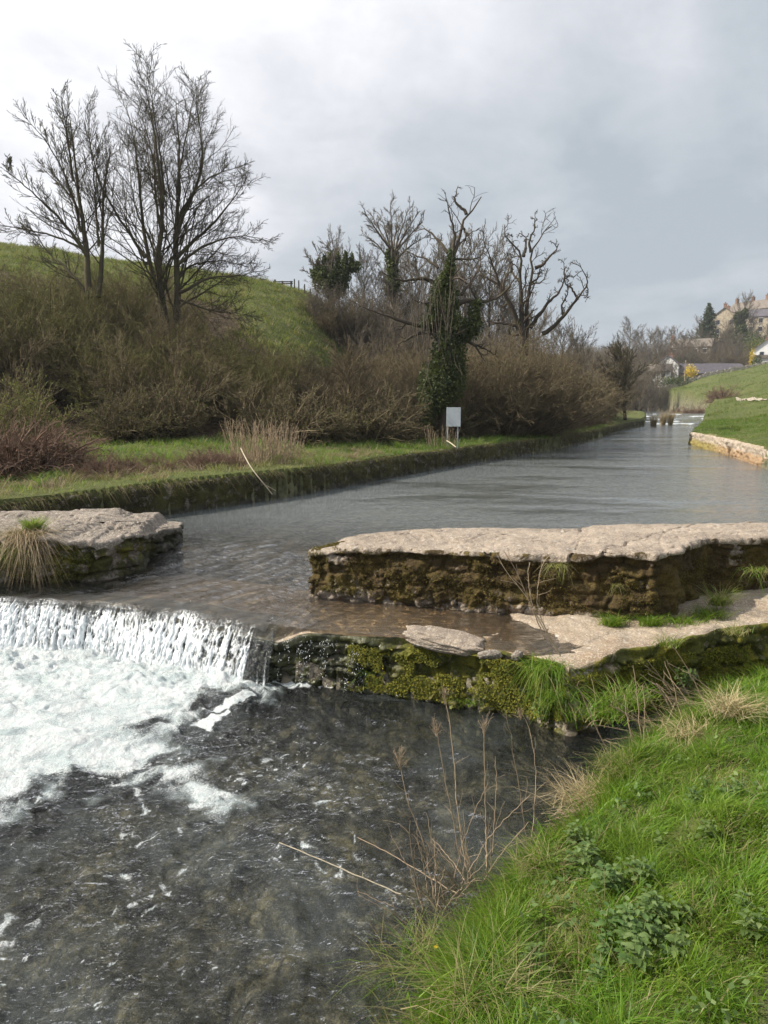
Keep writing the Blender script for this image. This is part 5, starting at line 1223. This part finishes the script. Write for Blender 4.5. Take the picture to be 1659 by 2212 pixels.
# low round-leaved herbs in the turf
cx_, cy_ = scatter(9000, .3, 4, 2, 6, lambda x, y: (bank_d(x, y) > .35) & (fbm(x*1.7+3, y*1.7, o=2) > .10) & (np.abs(x/y) < .6))
nn_ = np.stack([cx_, cy_, gz(cx_, cy_)+rs.uniform(.03, .09, len(cx_))], 1)
v_, q_, r_ = leafcards(nn_, .018, flat=1.6)
o = obj('turf_herbs', mesh_np('turf_herbs', v_, q_, M_nettle, attrs={'rnd': r_, 'dry': r_*0})); tag(o, 'small clover-like leaves mixed into the near grass', None, None, 'stuff')
M_straw = leafy('bleached_straw', [(0,(.26,.19,.10)),(.5,(.46,.36,.21)),(1,(.60,.50,.32))], .2, .8)
# matted straw patches
for i, (px_, py_, n_, h_, R_s, dp_) in enumerate([(1285,1745,500,.20,.10,.9),(1225,1770,420,.22,.08,.95),(1585,1545,260,.20,.09,.85),(1500,1600,220,.18,.10,.8),(1090,1895,420,.18,.12,.7),(1010,1960,500,.22,.12,.8),(930,2110,520,.20,.12,.55),(870,2190,420,.20,.10,.6),(1350,1670,300,.16,.10,.7),(1180,1890,260,.14,.08,.7),(1060,2170,380,.20,.12,.5)]):
    c_ = hit_ground(px_, py_); lab = ['straw mat under the long grass at the water edge','bleached straw fan pointing out over the water','tan straw patch by the foot of the right wall','straw patch in the hollow below the right wall','short straw around the base of the stalks','straw tangle at the tip of the bank beside the long twig','yellowing tussock near the small yellow flower','yellow-green tussock in the bottom corner of the bank','thin straw on the bank above the nettles','thin straw between the stalks and the nettles','faded tussock at the bottom middle of the bank','faded grass patch at the lower right edge'][i]
    tuft('straw_patch', c_+np.array([0,0,.015]), int(n_*1.3), h_*1.1, .0055, R_s, lab, dp_, m=M_straw if dp_ > .72 else None, lean=1.0, droop=1.1, seed=70+i, cat='straw')
# a single yellow flower
p = hit_ground(945, 2100); vv_ = []; 
fl = empty('buttercup', (p[0], p[1], p[2])); tb = Tubes(); pp_, rr_ = grow(np.zeros((1, 3)), np.array([[-.1, 0, 1.]]), .14, .0015, .001, 5, .05); tb.add(pp_, rr_, 4); obj('stem', tb.mesh('flower_stem', M_nettle), fl)
a_, q2_ = [], []
for k in range(5):
    t_ = k*2*pi/5; cdir = np.array([cos(t_), sin(t_), .5]); sdv = np.array([-sin(t_), cos(t_), 0]); top_ = pp_[0, -1]
    a_ += [top_, top_+cdir*.008-sdv*.007, top_+cdir*.014, top_+cdir*.008+sdv*.007]; q2_.append([4*k, 4*k+1, 4*k+2, 4*k+3])
obj('petals', mesh_np('petals', np.array(a_), np.array(q2_), M_yellow, attrs={'rnd': np.full(20, .5), 'dry': np.zeros(20)}), fl); tag(fl, 'single small yellow flower in the grass near the water', 'flower')

# ================================================================ dead stalks standing on the near bank
def c7(*pts): return [(777.7+x/1.8824, 1469+y/1.8824) for x, y in pts]
def c4(*pts): return [(604.9+x/1.574, 1036.9+y/1.574) for x, y in pts]
def stalk(kind, px, Y0, Y1, r, label, head=None, m=None, twigs=8, n=18, group=None, cat='dead stalk', tl=.10):
    ys_ = np.linspace(Y0, Y1, len(px)); pts = np.array([W(x, y, yy) for (x, y), yy in zip(px, ys_)]); pts = resample(smooth_line(pts, 2), n); pts[1:-1] += rs.normal(size=(n-2, 3))*.0025
    rr = np.linspace(r, r*.55, n); base = pts[0].copy(); pts = pts-base; tb = Tubes(); tb.add(pts, rr, 5)
    if twigs:
        p2, r2 = kids(pts[None], rr[None], K=twigs, t0=.15, t1=1., ang=.6, ratio=tl, rr=.6, n=5, wob=.2, up=.05, rmin=.0011, taper=.2); tb.add(p2, r2, 3)
    if head:
        m_ = 16; st = np.tile(pts[-1], (m_, 1))-np.array([0,0,1])*rs.uniform(0, head*.8, m_)[:, None]; d = rs.normal(size=(m_, 3))*.45+np.array([0, 0, 1.2])
        p3, r3 = grow(st, d, head*rs.uniform(.5, 1.1, m_), .0016, .001, 6, .12, .05); tb.add(p3, r3, 3)
        p4, r4 = kids(p3, r3, K=4, t0=.3, t1=1, ang=.6, ratio=.35, rr=.8, n=3, wob=.2, rmin=.0010); tb.add(p4, r4, 3)
    o = obj(kind, tb.mesh(kind, m or M_stalk)); o.location = tuple(base); tag(o, label, cat, group); return o
stalk('dead_stalk', c7((525,830),(512,600),(506,350),(505,190)), 4.15, 4.15, .0042, 'straight dead stalk with feathery head, tallest of the stalks over the dark pool', head=.12)
stalk('dead_stalk', c7((430,760),(392,500),(376,250),(350,90),(345,60)), 4.0, 4.0, .0042, 'dead stalk with forked top crossing the foot of the weir', head=.08)
stalk('dead_stalk', c7((410,740),(350,420),(318,250),(310,190)), 3.95, 3.95, .0036, 'dead stalk with small seed head left of the forked stalk', head=.09)
stalk('dead_stalk', c7((690,720),(722,400),(692,200),(655,130)), 4.2, 4.2, .0034, 'slim dead stalk curving left at its tip over the pool', head=.07)
stalk('dead_stalk', c7((685,700),(650,450),(610,220),(590,120)), 4.2, 4.2, .0026, 'thin faint dead stalk leaning left beside the curving stalk')
stalk('dead_stalk', c7((540,700),(556,400),(550,310)), 4.1, 4.1, .0040, 'shorter pale stalk with a hooked top')
stalk('dead_stalk', c7((518,800),(514,600)), 4.05, 4.05, .0075, 'thick grey broken stump of a stalk among the thin ones', twigs=0)
stalk('dead_stalk', c7((320,1000),(260,650),(190,500),(170,360),(160,310)), 3.75, 3.75, .0038, 'leftmost tall dead stalk with a thin plume', head=.10)
stalk('dead_stalk', c7((360,980),(300,700),(270,540)), 3.75, 3.75, .0032, 'short dead stalk leaning left beside the leftmost tall one')
stalk('dead_stalk', c7((300,1050),(240,860),(200,640),(205,570)), 3.7, 3.7, .0034, 'thin stalk rising left of the leaning short stalk')
for i in range(26):
    x0 = rs.uniform(230, 560); y0 = rs.uniform(850, 1060)-(x0-230)*.35; l = rs.uniform(130, 420); a = rs.normal()*.45-.15
    Y0 = np.interp(x0, [230, 560], [3.55, 4.05])
    stalk('dry_twig', c7((x0, y0), (x0+sin(a)*l*.5, y0-cos(a)*l*.5), (x0+sin(a*1.5)*l, y0-cos(a)*l)), Y0, Y0+rs.normal()*.15, .0027, 'short dry twig in the tangle at the edge of the near bank', twigs=4, group='dry twigs at the bank edge', tl=.25, cat='twig')
stalk('long_twig', [(1000,1992),(905,1945),(800,1905),(700,1862),(650,1840),(603,1820)], 3.72, 3.95, .0050, 'long thin pale twig reaching out from the bank over the dark water', twigs=3, m=M_twine, cat='twig', tl=.05)
stalk('long_twig', c7((410,880),(250,780),(90,690),(-10,640)), 3.8, 4.1, .0034, 'thinner brown twig above the long pale one', twigs=5, cat='twig', tl=.08)
stalk('long_twig', c7((850,610),(700,640),(600,680),(560,700)), 4.3, 4.1, .0030, 'fallen twig arching from the nettles towards the water', twigs=2, cat='twig')
for i, (l, Y0) in enumerate([(((1055,370),(980,240),(900,50),(880,20)),4.9),(((1155,310),(1140,200),(1122,0),(1110,-60)),5.2),(((1140,300),(1095,210),(1075,60)),5.2),(((1115,330),(1105,250),(1090,150)),5.0),(((1150,310),(1160,100),(1148,20)),5.3)]):
    stalk('dead_stalk', c7(*l), Y0, Y0, .0055, 'upright brown dead stem under the right mossy wall', twigs=4, group='brown stems below the right wall', tl=.08)
for i in range(34):
    x0 = rs.uniform(1180, 1480); y0 = 300-(x0-1180)*.8+rs.normal()*15; l = rs.uniform(140, 340); a = rs.normal()*.45-.75
    Y0 = np.interp(x0, [1180, 1480], [5.2, 5.7])
    stalk('dry_straw', c7((x0, y0), (x0+sin(a)*l*.55, y0-cos(a)*l*.55), (x0+sin(a)*l, y0-cos(a)*l*.85)), Y0, Y0+rs.normal()*.1, rs.uniform(.003, .006), 'dry straw stem fanned against the right mossy wall', twigs=2, group='straw stems fanned at the right wall', tl=.12, cat='straw')
for i in range(30):
    x0 = rs.uniform(890, 960); y0 = rs.uniform(520, 620); l = rs.uniform(60, 190)
    stalk('dry_straw', c7((x0, y0), (x0-l*.6, y0-6+rs.normal()*12), (x0-l, y0-rs.uniform(-35, 22))), 4.3, 4.3+rs.normal()*.08, .0028, 'bleached straw blade sticking out over the water from the near bank', twigs=0, group='bleached straw tuft over the water', cat='straw')
for i, l in enumerate([((955,600),(880,480),(830,380),(780,330),(735,250)),((900,540),(860,440),(800,300),(760,240)),((860,440),(840,330),(850,280)),((955,600),(870,450),(880,300),(930,240))]):
    stalk('bramble', c4(*l), 5.85, 5.85, .005, 'thin branching bramble stem in front of the main wall', twigs=7, group='bramble stems before the main wall', tl=.16, cat='bramble')

# ================================================================ reeds and brambles by the far weir
for i, (px, py, h_, lb) in enumerate([(1432,918,1.5,'left one of two straw reed clumps in the water below the far weir'),(1448,918,1.7,'right one of two straw reed clumps in the water below the far weir'),(1468,905,1.1,'small reed clump higher up at the step of the far weir'),(1412,921,1.2,'straw reeds at the end of the left bank wall')]):
    p = P(px, py, .05); k_ = tuft('reed_clump', (p[0], p[1], 0), 240, h_, .035, .10, lb, 1.0, m=M_dry, lean=.34, droop=.15, cat='reeds', seed=40+i)
for i, (px, y, s_) in enumerate([(1480,118,1.5),(1500,117,1.7),(1460,120,1.3),(1549,98,2.0),(1540,101,1.5),(1518,118,1.2)]):
    x = (px-829.5)/FPX*y; z = float(gz(np.array([x]), np.array([y*1.]))[0])
    plant('bramble', B_bram[i % 2], (x, y, z-.1), 'pinkish dry bramble mound on the bank above the far weir', 'bramble', 'dry brambles above the far weir', i, (s_, s_*.8, s_*.85))
for i, (px, py, s_) in enumerate([(1400,905,.4),(1487,890,.5),(1500,893,.35)]):
    rock('weir_rock', tuple(P(px, py, .3)), (s_*1.4, s_, s_*.6), M_stone_dark, 60+i*5, ['dark rock by the reeds at the far weir', 'dark rock breaking the upper step of the far weir', 'smaller dark rock right of the upper weir rock'][i], nu=30, nv=20)
# path in the field
px_pts = [(1598,862.5),(1620,865),(1640,867),(1662,869),(1720,872)]
pp_ = []
for x_, y_ in px_pts:
    best = None
    for Yt in np.arange(45, 140, .5):
        p = W(x_, y_, Yt)
        if p[2] < gz(np.array([p[0]]), np.array([Yt]), True)[0]: best = p; break
    if best is not None: pp_.append(best)
if len(pp_) > 2:
    pl = resample(smooth_line(np.array(pp_), 2), 60); wv = np.linspace(-.5, .5, 5)[None, :, None]*np.array([0.15, 1, 0])[None, None]*3.2
    g3 = pl[:, None, :]+wv; g3[..., 2] = gz(g3[..., 0], g3[..., 1])+.12
    o = obj('path', mesh_np('path', g3, grid_quads(60, 5), M_path)); tag(o, 'trodden pale footpath crossing the right field', None, None, 'structure')

# ================================================================ village on the far slope
def gH(x, y): return float(gz(np.array([float(x)]), np.array([float(y)]))[0])
def house(kind, px, py_base, Y, rz, wdt, dep, hgt, rh, mw, mr, label, chims=(), wins=(), wside=(), ridge_along='x', door=None, base_down=3.0, fit=True):
    c_ = W(px, py_base, Y); root = empty(kind, tuple(c_), rz); w2, d2 = wdt/2, dep/2
    v = np.array([(-w2,-d2,-base_down),(w2,-d2,-base_down),(w2,d2,-base_down),(-w2,d2,-base_down),(-w2,-d2,hgt),(w2,-d2,hgt),(w2,d2,hgt),(-w2,d2,hgt),(-w2,0,hgt+rh),(w2,0,hgt+rh)])
    q = np.array([[0,1,5,4],[1,2,6,5],[2,3,7,6],[3,0,4,7]]); t = np.array([[4,7,8],[5,9,6]])   # ridge along local x, gables at +-x
    obj('wall', mesh_np('house_wall', v, q, mw, False, tris=t[:, ::-1]), root)
    e = .35; th = .22; sl_ = rh/d2
    rv = []
    for sgn in (-1, 1):
        for dz in (.03, .03+th):
            rv += [(-w2-e, sgn*(d2+e), hgt-e*sl_+dz), (w2+e, sgn*(d2+e), hgt-e*sl_+dz), (w2+e, 0, hgt+rh+dz), (-w2-e, 0, hgt+rh+dz)]
    rq = []
    for s_ in (0, 8): rq += [[s_, s_+1, s_+2, s_+3], [s_+4, s_+5, s_+6, s_+7], [s_, s_+1, s_+5, s_+4], [s_+3, s_, s_+4, s_+7], [s_+1, s_+2, s_+6, s_+5]]
    rf = obj('roof', mesh_np('house_roof', np.array(rv), np.array(rq), mr, False), root)
    for (cx_, ch_) in chims:
        ch = boxes('chimney', [((cx_, 0, hgt+rh+ch_/2-.3), (1.0, 1.0, ch_+.6)), ((cx_, 0, hgt+rh+ch_+.06), (1.2, 1.2, .14))], M_chim, rf)
        boxes('chimney_pot', [((cx_-.22, 0, hgt+rh+ch_+.38), (.26, .26, .5)), ((cx_+.22, 0, hgt+rh+ch_+.38), (.26, .26, .5))], M_chim, ch)
    for (x_, z_, w_, h_) in wins:
        wo_ = boxes('window', [((x_, -d2-.02, z_), (w_, .10, h_))], M_glass, root); boxes('sill', [((x_, -d2-.05, z_-h_/2-.08), (w_+.3, .22, .14)), ((x_, -d2-.05, z_+h_/2+.10), (w_+.3, .18, .18))], M_wallstone if mw is not M_wallstone else M_white, wo_)
    for (y_, z_, w_, h_, sg) in wside:
        wo_ = boxes('window', [((sg*(w2+.02), y_, z_), (.10, w_, h_))], M_glass, root); boxes('sill', [((sg*(w2+.05), y_, z_-h_/2-.08), (.22, w_+.3, .14))], M_white, wo_)
    if door: boxes('door', [((door, -d2-.03, 1.0), (1.0, .10, 2.0))], M_slate2, root)
    tag(root, label, 'house'); return root
R_ = radians
house('white_cottage', 1656, 788, 200, R_(66), 9.0, 7.2, 3.9, 2.9, M_white, M_slate2, 'white cottage with pale gable at the right edge above the field', chims=((-3.9, .9),(3.9, .9)), wins=(), wside=((-1.9,2.7,1.1,1.2,-1),(1.7,2.7,1.0,1.1,-1),(1.5,.9,.9,1.1,-1)))
# the lean-to against its gable
lt = empty('lean_to', tuple(W(1654, 790, 194)), R_(-24)); boxes('wall', [((0, 0, .6), (5, 3, 3.0))], M_white, lt); boxes('roof', [((0, 0, 2.3), (5.8, 3.8, .9))], M_slate2, lt); tag(lt, 'low lean-to with grey roof against the white cottage', 'outbuilding')
house('stone_house', 1652, 722, 262, R_(-28), 13, 8, 6.0, 2.6, M_wallstone, M_slate, 'stone house with two rows of windows at the upper right edge', chims=((5.4, 1.3),), wins=[(x_, z_, 1.2, 1.6) for z_ in (1.6, 4.5) for x_ in (-4.6, -1.6, 1.4, 4.4)])
house('terrace_house', 1648, 706, 285, R_(-62), 26, 9, 6.6, 3.6, M_wallstone2, M_slate2, 'long stone terrace with chimneys stepping up behind the stone house', chims=((-12, 1.6),(-5, 1.6),(1, 1.6),(8, 1.8)), wins=[(x_, z_, 1.1, 1.5) for z_ in (1.6, 4.4) for x_ in (-10, -6, -2, 2, 6)])
house('stone_house', 1566, 728, 255, R_(58), 9.5, 8.5, 6.2, 3.2, M_wallstone, M_slate2, 'tall stone house half hidden between the conifer and the ivied tree', chims=((-4.2, 1.3),(4.2, 1.4)), wins=[], wside=[(x_, z_, 1.1, 1.5, -1) for z_ in (1.6, 4.6) for x_ in (-2.3, 2.0)])
house('stone_cottage', 1492, 771, 225, R_(-30), 12, 7, 2.8, 2.4, M_wallstone, M_slate2, 'low stone cottage glimpsed below the conifer', chims=((-5.5, 1.0),), wins=[(x_, 1.5, 1.0, 1.1) for x_ in (-4, -1.2, 1.6, 4.2)])
house('white_house', 1444, 819, 185, R_(62), 7.5, 5.2, 3.4, 2.2, M_white, M_slate, 'white gabled house behind the bare tree at the foot of the village', chims=((3.2, .8),), wins=[], wside=[(0.9, 2.9, 1.0, 1.0, -1), (-1.1, .9, .9, 1.1, -1), (1.2, .7, .9, 1.1, -1)])
house('white_house', 1424, 822, 178, R_(-25), 5.0, 4.0, 2.2, 1.6, M_white, M_slate2, 'small white outhouse left of the white gabled house', wins=[(-1.2, 1.1, .8, .9),(1.0, 1.1, .8, .9)])
house('slate_barn', 1510, 814, 186, R_(9), 17, 6, .8, 2.3, M_wallstone2, M_slate, 'long low barn with purple slate roof behind the field', chims=(), wins=[])
house('slate_barn', 1560, 806, 192, R_(9), 10, 6, .6, 1.7, M_wallstone2, M_slate, 'shorter slate roofed shed right of the long barn', chims=(), wins=[])
house('red_roof_house', 1462, 790, 215, R_(10), 5, 5, 2.0, 1.5, M_wallstone2, plain('red_tile_roof', (.30,.15,.11), .9, 2, .2), 'small house with reddish roof behind the white gabled house', chims=((-2.2, .8),))
# utility pole
a_ = W(1478, 778, 165); b_ = W(1478.5, 829, 165); up = empty('utility_pole', tuple(b_)); tb = Tubes(); tb.add(np.array([[0,0,-.5],[0,0,a_[2]-b_[2]]]), np.array([.16, .11]), 8); obj('pole', tb.mesh('pole', M_polewood), up)
boxes('crossarm', [((0, -.15, a_[2]-b_[2]-.5), (1.3, .12, .12))], M_polewood, up); tag(up, 'wooden utility pole in front of the slate barn', 'utility pole')
# field wall along the crest of the field
cp_ = []
for x_, y_ in [(1380,858),(1440,836),(1480,827),(1520,817),(1560,806),(1600,797),(1640,790),(1680,784)]:
    xx = (x_-829.5)/FPX*166; cp_.append((xx, 166.))
ln = resample(np.array(cp_), step=.22); n = len(ln); zb2 = gz(ln[:, 0], ln[:, 1]); hh_ = .9+.25*fbm(ln[:, 0]*.8, 3.3, o=2)+.25*(hsh(np.arange(n))-.5)
vsx = [np.stack([ln[:, 0], ln[:, 1]-.35, zb2-.5], 1), np.stack([ln[:, 0], ln[:, 1]-.28+.08*hsh(np.arange(n), 3), zb2+hh_*.5], 1), np.stack([ln[:, 0], ln[:, 1]-.2, zb2+hh_], 1), np.stack([ln[:, 0], ln[:, 1]+.2, zb2+hh_*(.95)], 1), np.stack([ln[:, 0], ln[:, 1]+.35, zb2-.5], 1)]
o = obj('dry_stone_wall', mesh_np('dry_stone_wall', np.stack(vsx, 0), grid_quads(5, n), M_rubble, smooth=False)); tag(o, 'tumbled dry stone wall along the top of the field', 'wall')
# yellow forsythia
def blob(kind, px, py, Y, rx, rz_, n, size, m, label, cat='bush'):
    c_ = W(px, py, Y); d = norm(rs.normal(size=(n, 3)))*rs.uniform(.3, 1.1, n)[:, None]*(1+.3*rs.normal(size=(n, 1))*.5)
    v, q, r = leafcards(d*np.array([rx, rx, rz_]), size); o = obj(kind, mesh_np(kind, v, q, m, attrs={'rnd': r, 'dry': r*0})); o.location = tuple(c_); tag(o, label, cat)
for i, (px, y, s_) in enumerate([(1434,158,.75),(1424,150,.6),(1452,168,.7),(1552,235,1.3),(1570,238,1.35),(1562,225,1.0),(1640,225,1.0),(1655,235,1.1),(1478,205,1.1),(1498,210,1.0)]):
    x = (px-829.5)/FPX*y; s_ *= 1.0; plant('bare_tree', B_tall[i % 3], (x, y, gH(x, y)-.3), 'bare grey-brown tree in the wood around the village', 'tree', 'bare trees around the village', i*.9, (s_*1.1, s_*1.1, s_))
blob('yellow_shrub', 1492, 806, 172, 1.5, 2.0, 900, .16, M_yellow, 'bright yellow flowering shrub in front of the slate barn')
blob('yellow_shrub', 1625, 775, 193, .8, 2.6, 700, .16, M_yellow, 'narrow yellow flowering shrub against the white cottage')
blob('evergreen_bush', 1478, 795, 195, 3.2, 3.2, 3000, .22, M_ivy, 'dark rounded evergreen beside the utility pole')
blob('evergreen_bush', 1612, 745, 222, 5.0, 4.0, 3500, .26, M_ivy, 'wide dark evergreen under the ivied tree')
blob('green_bush', 1632, 755, 215, 4.0, 3.0, 2500, .24, M_budleaf, 'mid green bush above the white cottage')
blob('evergreen_bush', 1635, 790, 190, 1.4, 2.4, 900, .2, M_ivy, 'green climber by the corner of the white cottage')
blob('hedge', 1462, 826, 168, 4.5, 1.4, 2600, .2, M_ivy, 'dark clipped hedge left of the utility pole', 'hedge')
# conifer
def conifer(px, py_top, py_bot, Y, label):
    a = W(px, py_top, Y); b = W(px, py_bot, Y); H = a[2]-b[2]; root = empty('conifer_tree', tuple(b)); tb = Tubes(); tb.add(np.array([[0,0,-1],[0,0,H]]), np.array([.35,.05]), 7); obj('trunk', tb.mesh('conifer_trunk', M_bark), root)
    n = 210; t = rs.uniform(.12, .99, n); R = 4.6*(1-t)**.75*rs.uniform(.65, 1.1, n)+.2; th = rs.uniform(0, 2*pi, n)
    cs = []; tb2 = Tubes()
    for ti, Ri, thi in zip(t, R, th):
        m_ = int(26*Ri/3)+8; u_ = rs.uniform(.15, 1, m_); c_ = np.stack([np.cos(thi)*Ri*u_, np.sin(thi)*Ri*u_, H*ti+Ri*(.10*u_-.22*u_**2)+rs.normal(size=m_)*.10], 1)+rs.normal(size=(m_, 3))*.18; cs.append(c_)
    v, q, r = leafcards(np.concatenate(cs), .30, flat=1.4); obj('crown', mesh_np('conifer_crown', v, q, M_conifer, attrs={'rnd': r, 'dry': r*0}), root); tag(root, label, 'tree')
conifer(1527, 655, 745, 232, 'tall dark conifer with layered branches above the village')
# ivied bare tree
s_ = 2.0; z0 = W(1600, 775, 225)
tv = plant('ivy_clad_tree', B_tall[1], tuple(z0), 'bare tree with dark ivied trunk between the stone houses', 'tree', None, .7, (1.8, 1.8, 2.25))
cc = []
for k in range(14): t = k/13; cc.append(np.array([rs.normal()*.5, rs.normal()*.5, t*6.0])+norm(rs.normal(size=(420, 3)))*np.array([1.1-.5*t, 1.1-.5*t, .8])*rs.uniform(.5, 1.1, (420, 1)))
v, q, r = leafcards(np.concatenate(cc), .16); obj('ivy', mesh_np('village_ivy', v, q, M_ivy, attrs={'rnd': r, 'dry': r*0}), tv)
# woods round the village
wl = [(1296,96,.9),(1310,110,1.0),(1375,130,1.1),(1345,140,1.3),(1335,120,1.1),(1360,160,1.5),(1395,150,1.3),(1410,175,1.4),(1430,200,1.5),(1450,205,1.4),(1465,215,1.5),(1480,225,1.6),(1500,235,1.7),(1510,245,1.8),(1497,228,1.4),(1540,232,1.2),(1555,225,1.2),(1570,222,1.1),(1535,205,.9),(1515,202,.9),(1552,208,1.0),(1580,212,1.0),(1590,205,.8),(1568,200,.8),(1659,300,2.0),(1545,200,.85),(1420,160,.8),(1403,140,.9),(1390,210,1.8),(1370,230,2.0),(1440,230,1.9),(1415,240,2.0),(1350,260,2.2),(1525,215,1.0),(1605,240,1.5),(1585,235,1.2)]
for i, (px, y, s_) in enumerate(wl):
    x = (px-829.5)/FPX*y; z = gH(x, y)-.3; s_ *= rs.uniform(.8, 1.0)
    plant('bare_tree', B_tall[i % 3], (x, y, z), 'bare grey-brown tree in the wood around the village', 'tree', 'bare trees around the village', rs.uniform(0, 6), (s_*1.1, s_*1.1, s_))
def ridgewood(i):
    px = rs.uniform(1230, 1420); y = rs.uniform(200, 300); return (px-829.5)/FPX*y, y, 2.3
place_along(50, ridgewood, B_grey+B_brown, 'scrub_bush', 'grey-brown woodland tree on the far ridge', 'tree', 'trees on the far ridge', .8, 1.2)
def farwood(i):
    px = rs.uniform(1270, 1570); y = rs.uniform(125, 200) if px < 1400 else rs.uniform(192, 240)
    return (px-829.5)/FPX*y, y, 1.7
place_along(55, lambda i: farwood(i) if True else None, B_brown+B_grey, 'scrub_bush', 'brown scrub between the trees below the village', 'bush', 'scrub below the village', .8, 1.3)
print('done')

# ================================================================ thin haze between here and the far slope
m_h = bpy.data.materials.new('haze_air'); m_h.use_nodes = True; ntt = m_h.node_tree; ntt.nodes.clear(); oo_ = ntt.nodes.new('ShaderNodeOutputMaterial')
pv = ntt.nodes.new('ShaderNodeVolumePrincipled'); pv.inputs['Color'].default_value = (.82, .87, .93, 1); pv.inputs['Density'].default_value = .00035; pv.inputs['Anisotropy'].default_value = .2
ntt.links.new(pv.outputs[0], oo_.inputs['Volume'])
hz = boxes('haze', [((0, 700, 42), (6400, 1900, 90))], m_h); tag(hz, 'thin pale haze over the valley', None, None, 'stuff')
S.cycles.volume_bounces = 0
